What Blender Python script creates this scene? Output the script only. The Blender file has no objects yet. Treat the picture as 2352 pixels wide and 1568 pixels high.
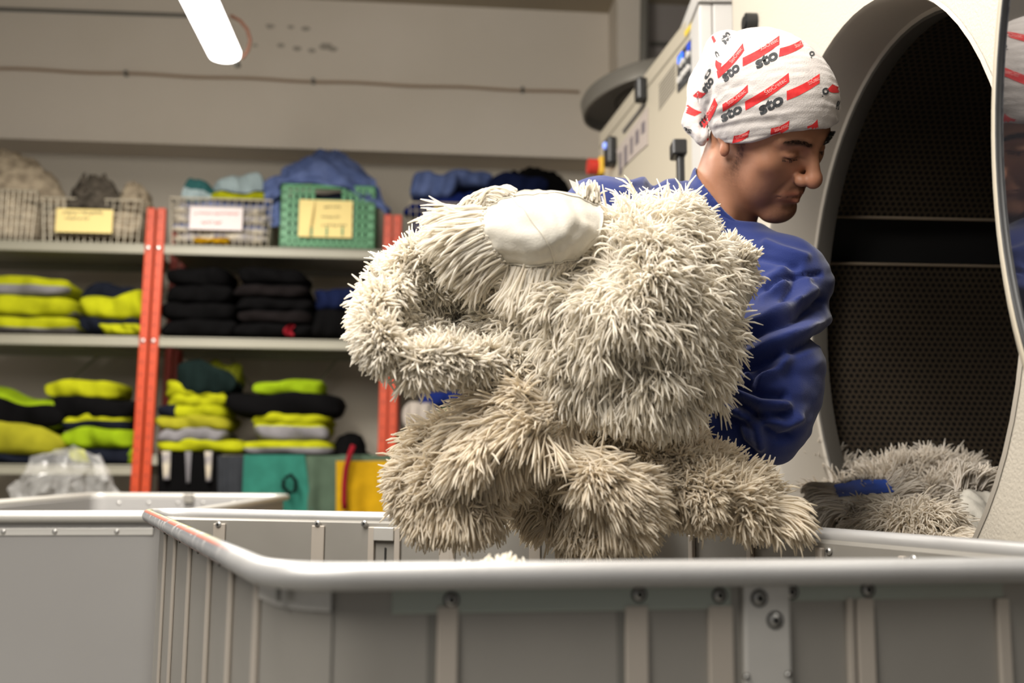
import bpy, bmesh, math, random
import numpy as np
from mathutils import Vector, Matrix
from math import pi, sin, cos, tan, radians, sqrt

# ------------------------------------------------------------------ camera
W_PX, H_PX = 2352, 1568
FPX = 2287.0                      # 35 mm lens on a 36 mm wide sensor, in pixels
CAM = np.array([0.0, 0.0, 0.92])
TILT = math.atan(301/FPX)
ROLL = radians(0.4)
_F = np.array([0, cos(TILT), sin(TILT)])
_R0 = np.array([1.0, 0, 0]); _U0 = np.array([0, -sin(TILT), cos(TILT)])
_R = _R0*cos(ROLL) + _U0*sin(ROLL)
_U = _U0*cos(ROLL) - _R0*sin(ROLL)
def ray(px, py):
    return _F + _R*((px-W_PX/2)/FPX) - _U*((py-H_PX/2)/FPX)
def P(px, py, d):                 # point seen at a pixel, d metres ahead (world Y)
    r = ray(px, py); return CAM + r*(d/r[1])
def PZ(px, py, z):                # point seen at a pixel on the level z
    r = ray(px, py); return CAM + r*((z-CAM[2])/r[2])
def proj(p):                      # world -> pixel (used for laying prints and folds on surfaces)
    q = np.asarray(p) - CAM
    w = q@_F
    return W_PX/2 + FPX*(q@_R)/w, H_PX/2 - FPX*(q@_U)/w

sc = bpy.context.scene
COL = sc.collection
cd = bpy.data.cameras.new('camera'); cam = bpy.data.objects.new('camera', cd); COL.objects.link(cam)
cd.sensor_width = 36; cd.lens = 35.0*FPX/2286.67
cam.matrix_world = Matrix(((_R[0], _U[0], -_F[0], CAM[0]), (_R[1], _U[1], -_F[1], CAM[1]),
                           (_R[2], _U[2], -_F[2], CAM[2]), (0, 0, 0, 1)))
cd.clip_start = 0.05; cd.clip_end = 60
cd.dof.use_dof = True; cd.dof.focus_distance = 1.27; cd.dof.aperture_fstop = 3.6
sc.camera = cam
# ------------------------------------------------------------------ world, lights, exposure
wd = bpy.data.worlds.new('world'); sc.world = wd; wd.use_nodes = True
wd.node_tree.nodes['Background'].inputs[0].default_value = (0.95, 0.93, 0.92, 1)
wd.node_tree.nodes['Background'].inputs[1].default_value = 0.20
sc.view_settings.view_transform = 'Standard'; sc.view_settings.look = 'None'
sc.view_settings.gamma = 1; sc.view_settings.use_curve_mapping = False
sc.view_settings.exposure = 0.0
def area(name, loc, target, sx, sy, power, color):
    l = bpy.data.lights.new(name, 'AREA'); l.shape = 'RECTANGLE'; l.size = sx; l.size_y = sy
    l.energy = power; l.color = color
    o = bpy.data.objects.new(name, l); COL.objects.link(o)
    d = Vector(target) - Vector(loc)
    o.rotation_euler = d.to_track_quat('-Z', 'Y').to_euler(); o.location = loc
    return o
WARM = (1.0, 0.95, 0.875)
area('overhead_light', (-0.75, 0.05, 2.45), (0.05, 1.0, 1.1), 0.9, 1.8, 84, WARM)  # unseen key panel, moved forward and widened to brighten the mops softly
area('overhead_light', (-1.3, 2.5, 2.3), (-1.3, 2.5, 0), 0.2, 1.5, 84, WARM)
area('overhead_light', (-0.2, 1.3, 2.75), (-0.2, 1.3, 0), 0.2, 1.5, 36, WARM)

# ------------------------------------------------------------------ helpers
def new_mat(name, col, rough=0.6, metal=0.0, spec=0.5, noise=None, bump=None, coat=0, trans=0, sheen=0, emit=None, sss=0, attr=None):
    """noise=(scale, amount, second colour) ; bump=(scale, strength) ; attr = per vertex brightness attribute"""
    m = bpy.data.materials.new(name); m.use_nodes = True
    nt = m.node_tree; b = nt.nodes['Principled BSDF']
    def setin(k, v):
        if k in b.inputs: b.inputs[k].default_value = v
    setin('Base Color', (*col, 1)); setin('Roughness', rough); setin('Metallic', metal)
    setin('Specular IOR Level', spec); setin('Coat Weight', coat); setin('Transmission Weight', trans)
    setin('Sheen Weight', sheen); setin('Subsurface Weight', sss)
    if sss: b.inputs['Subsurface Radius'].default_value = (0.012, 0.005, 0.003); b.inputs['Subsurface Scale'].default_value = 1.0
    if emit: setin('Emission Color', (*emit[0], 1)); setin('Emission Strength', emit[1])
    tc = nt.nodes.new('ShaderNodeTexCoord')
    last = None
    if noise:
        n = nt.nodes.new('ShaderNodeTexNoise'); n.inputs['Scale'].default_value = noise[0]; n.inputs['Detail'].default_value = 5
        nt.links.new(tc.outputs['Object'], n.inputs['Vector'])
        mr = nt.nodes.new('ShaderNodeMapRange'); mr.inputs['From Min'].default_value = 0.4; mr.inputs['From Max'].default_value = 0.62
        mr.inputs['To Max'].default_value = noise[1]
        nt.links.new(n.outputs['Fac'], mr.inputs['Value'])
        mx = nt.nodes.new('ShaderNodeMix'); mx.data_type = 'RGBA'
        mx.inputs[6].default_value = (*col, 1); mx.inputs[7].default_value = (*noise[2], 1)
        nt.links.new(mr.outputs[0], mx.inputs[0]); last = mx.outputs[2]
    if attr:
        at = nt.nodes.new('ShaderNodeAttribute'); at.attribute_name = attr
        mx = nt.nodes.new('ShaderNodeMix'); mx.data_type = 'RGBA'; mx.blend_type = 'MULTIPLY'; mx.inputs[0].default_value = 1
        mx.inputs[6].default_value = (*col, 1)
        if last: nt.links.new(last, mx.inputs[6])
        nt.links.new(at.outputs['Color'], mx.inputs[7]); last = mx.outputs[2]
    if last: nt.links.new(last, b.inputs['Base Color'])
    if bump:
        n2 = nt.nodes.new('ShaderNodeTexNoise'); n2.inputs['Scale'].default_value = bump[0]; n2.inputs['Detail'].default_value = 4
        nt.links.new(tc.outputs['Object'], n2.inputs['Vector'])
        bp = nt.nodes.new('ShaderNodeBump'); bp.inputs['Strength'].default_value = bump[1]; bp.inputs['Distance'].default_value = 0.002
        nt.links.new(n2.outputs['Fac'], bp.inputs['Height']); nt.links.new(bp.outputs[0], b.inputs['Normal'])
    return m

def obj(name, V, Fc, mats, parent=None, smooth=False, mi=None, attrs=None, auto=None):
    """one mesh object from world-space vertices; it keeps them relative to its parent"""
    me = bpy.data.meshes.new(name)
    V = np.asarray(V, dtype=np.float64)
    off = np.zeros(3)
    if parent is not None:
        mw = parent_matrix(parent).inverted()
        M4 = np.array(mw); V = V@M4[:3, :3].T + M4[:3, 3]
    else:
        off = V.mean(axis=0); off[2] = V[:, 2].min(); V = V - off
    if isinstance(Fc, np.ndarray):
        n, k = Fc.shape
        me.vertices.add(len(V)); me.vertices.foreach_set('co', V.astype(np.float32).ravel())
        me.loops.add(n*k); me.loops.foreach_set('vertex_index', Fc.astype(np.int32).ravel())
        me.polygons.add(n); me.polygons.foreach_set('loop_start', np.arange(0, n*k, k, dtype=np.int32))
        me.update(calc_edges=True)
    else:
        me.from_pydata([tuple(v) for v in V], [], [tuple(int(i) for i in f) for f in Fc])
    if not isinstance(mats, (list, tuple)): mats = [mats]
    for m in mats: me.materials.append(m)
    if mi is not None: me.polygons.foreach_set('material_index', np.asarray(mi, dtype=np.int32))
    if smooth: me.polygons.foreach_set('use_smooth', np.ones(len(me.polygons), dtype=bool))
    if attrs:
        for k, a in attrs.items():
            a = np.asarray(a, dtype=np.float32)
            at = me.attributes.new(k, 'FLOAT_COLOR', 'POINT')
            c = np.ones((len(V), 4), dtype=np.float32)
            c[:, :3] = a if a.ndim == 2 else a[:, None]
            at.data.foreach_set('color', c.ravel())
    me.update()
    o = bpy.data.objects.new(name, me); COL.objects.link(o)
    if parent is not None: o.parent = parent
    else: o.location = off
    if auto is not None:
        me.polygons.foreach_set('use_smooth', np.ones(len(me.polygons), dtype=bool))
        me.update()
        try: me.set_sharp_from_angle(angle=radians(auto))
        except Exception: pass
    return o
_pm = {}
def parent_matrix(o):
    m = Matrix.LocRotScale(o.location, o.rotation_euler, o.scale)
    return (parent_matrix(o.parent) @ m) if o.parent else m
def thing(name, label, cat, loc, rz=0, group=None):
    o = bpy.data.objects.new(name, None); COL.objects.link(o); o.empty_display_size = 0.05
    o.location = tuple(float(v) for v in loc); o.rotation_euler = (0, 0, rz)
    o['label'] = label; o['category'] = cat
    if group: o['group'] = group
    return o
def tag(o, label, cat, group=None, kind=None):
    o['label'] = label; o['category'] = cat
    if group: o['group'] = group
    if kind: o['kind'] = kind
    return o
def struct(o): o['kind'] = 'structure'; return o

class MB:
    """collects shapes into one mesh"""
    def __init__(s): s.v = []; s.f = []; s.m = []
    def add(s, V, F, mi=0):
        b = sum(len(x) for x in s.v); s.v.append(np.asarray(V, float))
        for f in F: s.f.append(tuple(int(i)+b for i in f)); s.m.append(mi)
        return s
    def box(s, o, ax, ay, az, mi=0, bev=0.0):
        """o = min corner; ax, ay, az = edge vectors"""
        o, ax, ay, az = [np.asarray(q, float) for q in (o, ax, ay, az)]
        if bev <= 0:
            V = [o+i*ax+j*ay+k*az for k in (0, 1) for j in (0, 1) for i in (0, 1)]
            F = [(0, 2, 3, 1), (4, 5, 7, 6), (0, 1, 5, 4), (2, 6, 7, 3), (0, 4, 6, 2), (1, 3, 7, 5)]
            return s.add(V, F, mi)
        bm = bmesh.new(); bmesh.ops.create_cube(bm, size=1.0)
        lx, ly, lz = [np.linalg.norm(q) for q in (ax, ay, az)]
        for v in bm.verts: v.co = Vector(((v.co.x)*lx, v.co.y*ly, v.co.z*lz))
        b = min(bev, 0.45*min(lx, ly, lz))
        bmesh.ops.bevel(bm, geom=bm.edges[:]+bm.verts[:], offset=b, segments=2, profile=0.5, affect='EDGES')
        M = np.array([ax/lx, ay/ly, az/lz]); c = o+(ax+ay+az)/2
        V = np.array([tuple(v.co) for v in bm.verts])@M + c
        F = [[v.index for v in f.verts] for f in bm.faces]; bm.free()
        return s.add(V, F, mi)
    def tube(s, pts, r, sides=10, closed=False, mi=0, cap=True, rs=None):
        pts = np.asarray(pts, float); n = len(pts)
        T = np.zeros_like(pts)
        for i in range(n):
            a = pts[(i-1) % n] if (closed or i > 0) else pts[i]; b = pts[(i+1) % n] if (closed or i < n-1) else pts[i]
            T[i] = (b-a)/(np.linalg.norm(b-a)+1e-12)
        up = np.array([0, 0, 1.0]) if abs(T[0][2]) < 0.9 else np.array([1.0, 0, 0])
        N = np.cross(T[0], up); N /= np.linalg.norm(N)
        V = []
        for i in range(n):
            N = N - T[i]*(N@T[i]); N /= np.linalg.norm(N)+1e-12
            B = np.cross(T[i], N); ri = r if rs is None else rs[i]
            for k in range(sides):
                a = 2*pi*k/sides; V.append(pts[i]+ri*(cos(a)*N+sin(a)*B))
        F = []
        for i in range(n if closed else n-1):
            j = (i+1) % n
            for k in range(sides):
                l = (k+1) % sides
                F.append((i*sides+k, i*sides+l, j*sides+l, j*sides+k))
        if cap and not closed:
            F.append(tuple(range(sides))[::-1]); F.append(tuple((n-1)*sides+k for k in range(sides)))
        return s.add(V, F, mi)
    def disc(s, c, nrm, r, h, sides=20, mi=0, dome=0.0):
        """short cylinder (or dome headed rivet) standing on c along nrm"""
        c = np.asarray(c, float); nrm = np.asarray(nrm, float); nrm = nrm/np.linalg.norm(nrm)
        if dome <= 0: return s.tube([c, c+nrm*h], r, sides, mi=mi)
        return s.tube([c, c+nrm*h*0.5, c+nrm*h*0.85, c+nrm*h], r, sides, mi=mi, rs=[r, r*0.93, r*0.6, r*0.12])
    def grid(s, G, mi=0, flip=False):
        G = np.asarray(G, float); a, b = G.shape[:2]
        F = [(i*b+j, i*b+j+1, (i+1)*b+j+1, (i+1)*b+j) for i in range(a-1) for j in range(b-1)]
        if flip: F = [f[::-1] for f in F]
        return s.add(G.reshape(-1, 3), F, mi)
    def build(s, name, mats, parent=None, smooth=False, auto=None):
        return obj(name, np.concatenate(s.v), s.f, mats, parent, smooth, mi=s.m, auto=auto)

def vnoise(Pn, scale, seed=0):
    """cheap smooth 3-D noise in -1..1 from summed sines"""
    r = np.random.RandomState(seed); out = np.zeros(len(Pn))
    for k in range(7):
        d = r.normal(size=3); d /= np.linalg.norm(d); fq = scale*(0.6+1.4*r.rand())
        out += np.sin(Pn@d*fq*2*pi + r.rand()*6.28 + 1.7*np.sin(Pn@(r.normal(size=3))*scale*2.0 + r.rand()*6))
    return out/4.0

def smooth_grid(G, k=1):
    return G
def patch(C, nu, nv):
    """interpolating Catmull-Rom surface through a small grid of points"""
    C = np.asarray(C, float)
    def cr(A, n):
        m = len(A); A = np.concatenate([[2*A[0]-A[1]], A, [2*A[-1]-A[-2]]]); out = []
        for t in np.linspace(0, m-1, n):
            i = min(int(t), m-2); f = t-i
            p0, p1, p2, p3 = A[i], A[i+1], A[i+2], A[i+3]
            out.append(0.5*((2*p1)+(-p0+p2)*f+(2*p0-5*p1+4*p2-p3)*f*f+(-p0+3*p1-3*p2+p3)*f**3))
        return np.array(out)
    return cr(np.swapaxes(cr(C, nu), 0, 1), nv).swapaxes(0, 1)
# ------------------------------------------------------------------ room frame (the room is turned a little against the view)
YAW = radians(5.0)
UX = np.array([cos(YAW), sin(YAW), 0]); UY = np.array([-sin(YAW), cos(YAW), 0]); UZ = np.array([0, 0, 1.0])
O_R = np.array([P(345, 1000, 4.0)[0], 4.0, 0.0])        # front foot of the first double post
def RP(u, v, z): return O_R + UX*u + UY*v + UZ*z
def rk(px, py, v=0.0):            # pixel -> (u, z) on the room plane at distance v behind the rack front
    r = ray(px, py); t = ((O_R+UY*v-CAM)@UY)/(r@UY); q = CAM+r*t
    return (q-O_R)@UX, q[2]
def lin(r, g, b):                 # sRGB 0-255 -> linear
    return tuple(((c/255)/12.92 if c/255 <= 0.04045 else ((c/255+0.055)/1.055)**2.4) for c in (r, g, b))

M = {}
M['wall'] = new_mat('painted_wall', lin(196, 188, 174), 0.8, noise=(0.9, 0.5, lin(186, 176, 160)), bump=(30, 0.15))
M['wall_board'] = new_mat('painted_beam', lin(224, 214, 200), 0.75, noise=(1.3, 0.5, lin(212, 202, 186)), bump=(18, 0.1))
M['ceiling'] = new_mat('ceiling_paint', lin(170, 158, 138), 0.85, noise=(1, .4, lin(150, 140, 122)))
M['floor'] = new_mat('floor_paint', lin(120, 118, 112), 0.5, noise=(3, .6, lin(95, 93, 88)))
M['seam'] = new_mat('seam_brown', lin(172, 148, 124), 0.8)
M['stain'] = new_mat('stain_grey', lin(168, 160, 148), 0.9)
M['alu'] = new_mat('brushed_aluminium', lin(205, 202, 196), 0.42, 0.55, noise=(12, .35, lin(175, 172, 166)), bump=(60, .05))
M['alu_d'] = new_mat('aluminium_sheet', lin(152, 148, 141), 0.45, 0.45, noise=(7, .5, lin(142, 138, 131)), bump=(40, .08))
M['alu_in'] = new_mat('aluminium_sheet_inside', lin(196, 188, 178), 0.5, 0.3, noise=(5, .4, lin(180, 172, 162)))
M['rivet'] = new_mat('rivet_steel', lin(190, 188, 184), 0.3, 0.8)
M['dark'] = new_mat('dark_hole', lin(30, 29, 27), 0.8)
M['black'] = new_mat('black_plastic', lin(22, 22, 23), 0.4)
M['white'] = new_mat('white_plastic', lin(200, 197, 193), 0.5)
M['beige'] = new_mat('beige_powder_coat', lin(192, 184, 170), 0.55, bump=(260, 0.5))
M['beige2'] = new_mat('beige_enamel', lin(180, 171, 153), 0.45)
M['orange'] = new_mat('orange_post', lin(184, 62, 22), 0.5, noise=(25, .4, lin(162, 52, 18)))
M['orange_d'] = new_mat('red_post', lin(150, 44, 22), 0.5)
M['shelf'] = new_mat('shelf_enamel', lin(142, 138, 122), 0.5, noise=(6, .3, lin(130, 126, 110)))
M['wire'] = new_mat('wire_chrome', lin(190, 180, 160), 0.4, 0.4)
M['paper_y'] = new_mat('yellow_paper', lin(222, 200, 132), 0.8)
M['paper_w'] = new_mat('white_paper', lin(216, 204, 202), 0.8)
M['ink'] = new_mat('grey_ink', lin(80, 76, 74), 0.8)
M['ink_r'] = new_mat('red_ink', lin(200, 84, 70), 0.8)
M['green'] = new_mat('green_crate_plastic', lin(28, 120, 60), 0.4, noise=(15, .3, lin(22, 98, 48)))
M['grey_metal'] = new_mat('grey_metal', lin(118, 116, 110), 0.4, 0.4)

# ------------------------------------------------------------------ room shell
def rbox(name, u0, u1, v0, v1, z0, z1, mat, parent=None, bev=0):
    mb = MB(); mb.box(RP(u0, v0, z0), UX*(u1-u0), UY*(v1-v0), UZ*(z1-z0), bev=bev)
    return mb.build(name, mat, parent)
V_WALL = 0.62
U0, U1 = -1.6, 4.6
zb = rk(600, 338, 0.42)[1]                         # underside of the beam
zc = rk(1000, 12, 0.42)[1]                         # ceiling
struct(rbox('floor', -3.2, 5.2, -6.2, 1.2, -0.1, 0.0, M['floor']))
struct(rbox('wall_back', U0-.6, U1, V_WALL, V_WALL+0.15, 0, zc, M['wall']))
struct(rbox('ceiling', -3.2, 5.2, -6.2, 1.2, zc, zc+0.1, M['ceiling']))
u_end = rk(1412, 100, 0.42)[0]
mb = MB(); mb.box(RP(U0-.6, 0.42, zb), UX*(u_end-U0+.6), UY*(V_WALL-0.42), UZ*(zc-zb), mi=0)
o = mb.build('trim_1', M['wall_board']); struct(o)       # deep painted beam along the wall
# pipe/cable clipped along the beam
z1a = rk(0, 157, 0.41)[1]; z1b = rk(1330, 212, 0.41)[1]
cab = thing('cable', 'thin brown cable clipped along the painted beam', 'cable', RP(0, 0.41, z1a))
ua = rk(0, 157, 0.41)[0]-0.5; ub = rk(1330, 212, .41)[0]
pts = []
for t in np.linspace(0, 1, 40):
    u = ua+(ub-ua)*t; pts.append(RP(u, 0.409, z1a+(z1b-z1a)*t+0.003*sin(t*40)))
MB().tube(pts, 0.006, 6).build('sheath', M['seam'], cab, smooth=True)
for px in (290, 720, 1200):
    u, z = rk(px, 157+55*px/1330, .409); m = MB(); m.box(RP(u-.008, .395, z-.012), UX*.016, UY*.025, UZ*.024, bev=.003)
    m.build('clip', M['grey_metal'], cab)
# joint strip high on the left
m = MB(); a = rk(-60, 18, .41); b = rk(470, 36, .41)
m.tube([RP(a[0], .415, a[1]), RP(b[0], .415, b[1])], 0.009, 6)
struct(m.build('trim_2', M['grey_metal']))
# column and far recess at the right of the beam
uc0 = u_end-0.03; uc1 = rk(1478, 100, 0.2)[0]
struct(rbox('trim_3', uc0, uc1, 0.2, V_WALL, 0, zc, M['wall_board']))
mp = MB(); uq = rk(1483, 60, 0.15)[0]
mp.tube([RP(uq, 0.14, 0.0), RP(uq, 0.14, zc)], 0.016, 12)
tag(mp.build('pipe', M['grey_metal'], smooth=True), 'slim grey vertical pipe beside the beige wall column', 'pipe')
wallp = new_mat('grey_panel_wall', lin(150, 143, 138), 0.7)
struct(rbox('wall_right', uc1-0.02, U1, 0.3, V_WALL+.1, 0, zc, wallp))
a = rk(1560, 103, .29); struct(rbox('trim_4', uc1, uc1+1.5, .28, .31, a[1]-.008, a[1]+.008, M['grey_metal']))
# stains on the beam: small scuffs in the paint
rs = np.random.RandomState(4)
for k, (px, py, rr) in enumerate([(620, 60, 9), (668, 62, 7), (702, 66, 9), (645, 104, 8), (682, 112, 9), (716, 116, 8), (748, 106, 14), (764, 112, 10), (585, 104, 6)]):
    u, z = rk(px, py, .4195); n = 14
    V = [RP(u, .4193, z)] + [RP(u+rr*.0019*(1+.4*rs.rand())*cos(2*pi*i/n), .4193, z+rr*.0010*(1+.5*rs.rand())*sin(2*pi*i/n)) for i in range(n)]
    o = obj('trim_%d' % (5+k), V, [(0, 1+i, 1+(i+1) % n) for i in range(n)], M['stain']); struct(o)

# ------------------------------------------------------------------ lamp
le = P(520, 112, 3.2)
lamp = thing('batten_lamp', 'long lit white batten lamp hanging under the ceiling at upper left', 'lamp', (le[0], le[1], le[2]))
Lm = 1.5; wl = 0.052
def lp(a, s, z): return le + UX*a - UY*s + UZ*z
prof = [(wl*cos(t), -0.028-0.030*abs(sin(t))**0.7) for t in np.linspace(0, -pi, 13)]
prof = [(x, z) for x, z in prof]
V = []; 
ss = [0, .006, .02, Lm-.02, Lm-.006, Lm]; sc_ = [0.55, 0.85, 1, 1, .85, .55]
for s_, k_ in zip(ss, sc_):
    for (x, z) in prof: V.append(lp(x*k_, s_, -0.028+(z+0.028)*k_))
    for (x, z) in prof[::-1]: V.append(lp(x*k_, s_, -0.028+0.012*k_))
n = 2*len(prof); F = [(i*n+k, i*n+(k+1) % n, (i+1)*n+(k+1) % n, (i+1)*n+k) for i in range(len(ss)-1) for k in range(n)]
F += [tuple(range(n))[::-1], tuple((len(ss)-1)*n+k for k in range(n))]
obj('diffuser', V, F, new_mat('lamp_diffuser', (1, 1, 1), .4, emit=((1, .98, .95), 6.0)), lamp, smooth=True)
m = MB(); m.box(lp(-.042, 0.0, -.012), UX*.084, -UY*Lm, UZ*.03, bev=.006); m.build('housing', M['white'], lamp)
c = P(547, 146, 3.20); m = MB(); m.tube([c+np.array([-.016, -.02, .05]), c+np.array([0, 0, -.014])], 0.011, 8); m.build('end_socket', M['grey_metal'], lamp, smooth=True)
loop = [P(x, y, 3.24) for x, y in [(530, 36), (552, 48), (568, 68), (575, 92), (570, 115), (556, 134)]]
m = MB(); m.tube(patch([loop, loop], 2, 24)[0] if False else loop, 0.006, 8); m.build('power_lead', new_mat('copper_brown_lead', lin(150, 104, 84), .6), lamp, smooth=True)
for s_ in (.25, 1.2):
    m = MB(); m.tube([lp(0, s_, .015), np.append(lp(0, s_, 0)[:2], zc)], .003, 6); m.build('suspension_wire', M['grey_metal'], lamp)

# ------------------------------------------------------------------ shelving
Z1 = rk(600, 566, 0)[1]; Z2 = rk(600, 777, 0)[1]; Z3 = rk(150, 1066, 0)[1]; Z3b = rk(600, 1046, 0)[1]; ZT = rk(345, 478, 0)[1]
LH = 0.042                                        # lip height of a shelf
SD = 0.42                                         # shelf depth
up1 = rk(329, 800, 0)[0]; up2 = rk(353, 800, 0)[0]; up3 = rk(883, 800, 0)[0]; up4 = rk(905, 800, 0)[0]
def post(u, v, parent, mat, front=True):
    m = MB(); w = .034
    lean = 0.004
    for (z0, z1) in ((0, ZT),):
        m.box(RP(u-w/2-lean*(Z2-z0)/1.2*.6, v, z0), UX*w, UY*.03, UZ*(z1-z0)+UX*lean*(z1-z0)/1.2, bev=.004, mi=0)
    if front:
        z = .7
        while z < ZT-.03:
            uu = u
            m.disc(RP(uu, v-.0005, z), -UY, .0035, .001, 6, mi=1); z += .05
    return m.build('post', [mat, M['dark']], parent)
def shelf(u0, u1, z, parent, lip=LH):
    m = MB(); m.box(RP(u0, .0, z-lip), UX*(u1-u0), UY*.012, UZ*lip, bev=.004)
    m.box(RP(u0, .0, z-.012), UX*(u1-u0), UY*SD, UZ*.012, bev=.003)
    m.box(RP(u0, SD-.012, z-lip), UX*(u1-u0), UY*.012, UZ*lip, bev=.003)
    return m.build('shelf', M['shelf'], parent)
def bay(label, ul, ur, levels, fl=True, fr=True, brace=True):
    t = thing('shelving_unit', label, 'shelf', RP((ul+ur)/2, 0, 0), YAW, 'orange post shelving bays')
    if fl: post(ul, -.012, t, M['orange']); post(ul, SD-.03, t, M['orange_d'], False)
    if fr: post(ur, -.012, t, M['orange']); post(ur, SD-.03, t, M['orange_d'], False)
    for z in levels: shelf(ul+.012, ur-.012, z, t)
    for z in levels[:2]:
        for u in ((ul,) if fl else ())+((ur,) if fr else ()):
            m = MB(); m.disc(RP(u, -.014, z-.02), -UY, .009, .004, 12, dome=1); m.build('bolt', M['rivet'], t)
    if brace:
        m = MB(); um = (ul+ur)/2
        for s in (-1, 1):
            m.tube([RP(um-s*(ur-ul)/2, SD-.004, .5), RP(um+s*(ur-ul)/2, SD-.004, 1.72)], .006, 6)
        m.build('cross_brace', M['shelf'], t)
    return t
bay('orange-posted shelving bay at the left with folded hi-vis clothing', up1-1.25, up1, [Z1, Z2, Z3, .35])
bay('middle orange-posted shelving bay with the green crate on top', up2, up3, [Z1, Z2, Z3b, .35])
bay('orange-posted shelving bay at the right, mostly behind the held mops', up4, up4+1.0, [Z1-.008, Z2, Z3b, .35])
# ------------------------------------------------------------------ aluminium trolley in front
RIM_Z = 0.85; TR = 0.0095
def rimpt(px, py, z=RIM_Z): return PZ(px, py, z)
FL = rimpt(628, 1326); BL = rimpt(330, 1179); BR = rimpt(1568, 1203); 
FR = rimpt(2790, 1304)
def rounded(cs, rad, n=7, bow=None):
    """closed loop through corners with rounded corners"""
    out = []; m = len(cs)
    for i in range(m):
        p, a, b = cs[i], cs[i-1], cs[(i+1) % m]
        da = (a-p)/np.linalg.norm(a-p); db = (b-p)/np.linalg.norm(b-p)
        ang = math.acos(np.clip(da@db, -1, 1)); r = rad[i] if isinstance(rad, (list, tuple)) else rad
        t = r/tan(ang/2); s, e = p+da*t, p+db*t
        for k in range(n+1):
            q = k/n; out.append((1-q)**2*s+2*q*(1-q)*p+q*q*e)
    return np.array(out)
def side_pts(loop_):
    return loop_
def offset_loop(cs, d):
    c = np.mean(cs, axis=0); res = []
    m = len(cs)
    for i in range(m):
        p, a, b = cs[i], cs[i-1], cs[(i+1) % m]
        e1 = (p-a)/np.linalg.norm(p-a); e2 = (b-p)/np.linalg.norm(b-p)
        n1 = np.array([e1[1], -e1[0], 0]); n2 = np.array([e2[1], -e2[0], 0])
        if n1@(c-p) < 0: n1 = -n1
        if n2@(c-p) < 0: n2 = -n2
        k = (n1+n2)/(1+n1@n2); res.append(p+k*d)
    return res
def trolley(label, cs, z, tr, rads, mats, ribs, rivets=True, nsides=None, painted=False, height=.68, group=None, inset=None, brads=None):
    inset = tr*.75 if inset is None else inset; brads = brads or rads
    cs = [np.array([c[0], c[1], z]) for c in cs]
    cen = np.mean(cs, axis=0)
    t = thing('laundry_trolley', label, 'trolley', (cen[0], cen[1], 0), 0, group)
    L = rounded(cs, rads)
    m = MB(); m.tube(L, tr, 20, closed=True); m.build('rim', mats['rim'], t, smooth=True)
    # body shell: outer and inner walls
    co = offset_loop(cs, inset); ci = offset_loop(cs, inset+.004)
    Lo = rounded(co, brads); Li = rounded(ci, brads); Lf = rounded(offset_loop(cs, tr*.5), rads)
    zb_ = z-height
    m = MB(); n = len(Lo)
    rows = []
    for (Q, zz) in ((Lo, zb_), (Lo, z-.010), (Lf, z-.004), (Lf, z-.002), (Li, z-.007), (Li, zb_)): rows.append([np.array([p[0], p[1], zz]) for p in Q])
    V = [p for r in rows for p in r]
    F = [(a*n+k, a*n+(k+1) % n, (a+1)*n+(k+1) % n, (a+1)*n+k) for a in range(5) for k in range(n)]
    m.add(V, F); m.add([np.array([p[0], p[1], zb_+.005]) for p in Lo], [tuple(range(n))])
    m.build('body', mats['body'], t, auto=40)
    return t, cs, co, ci, zb_
BIN = .015; BRD = [.075, .045, .05, .06]
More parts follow.
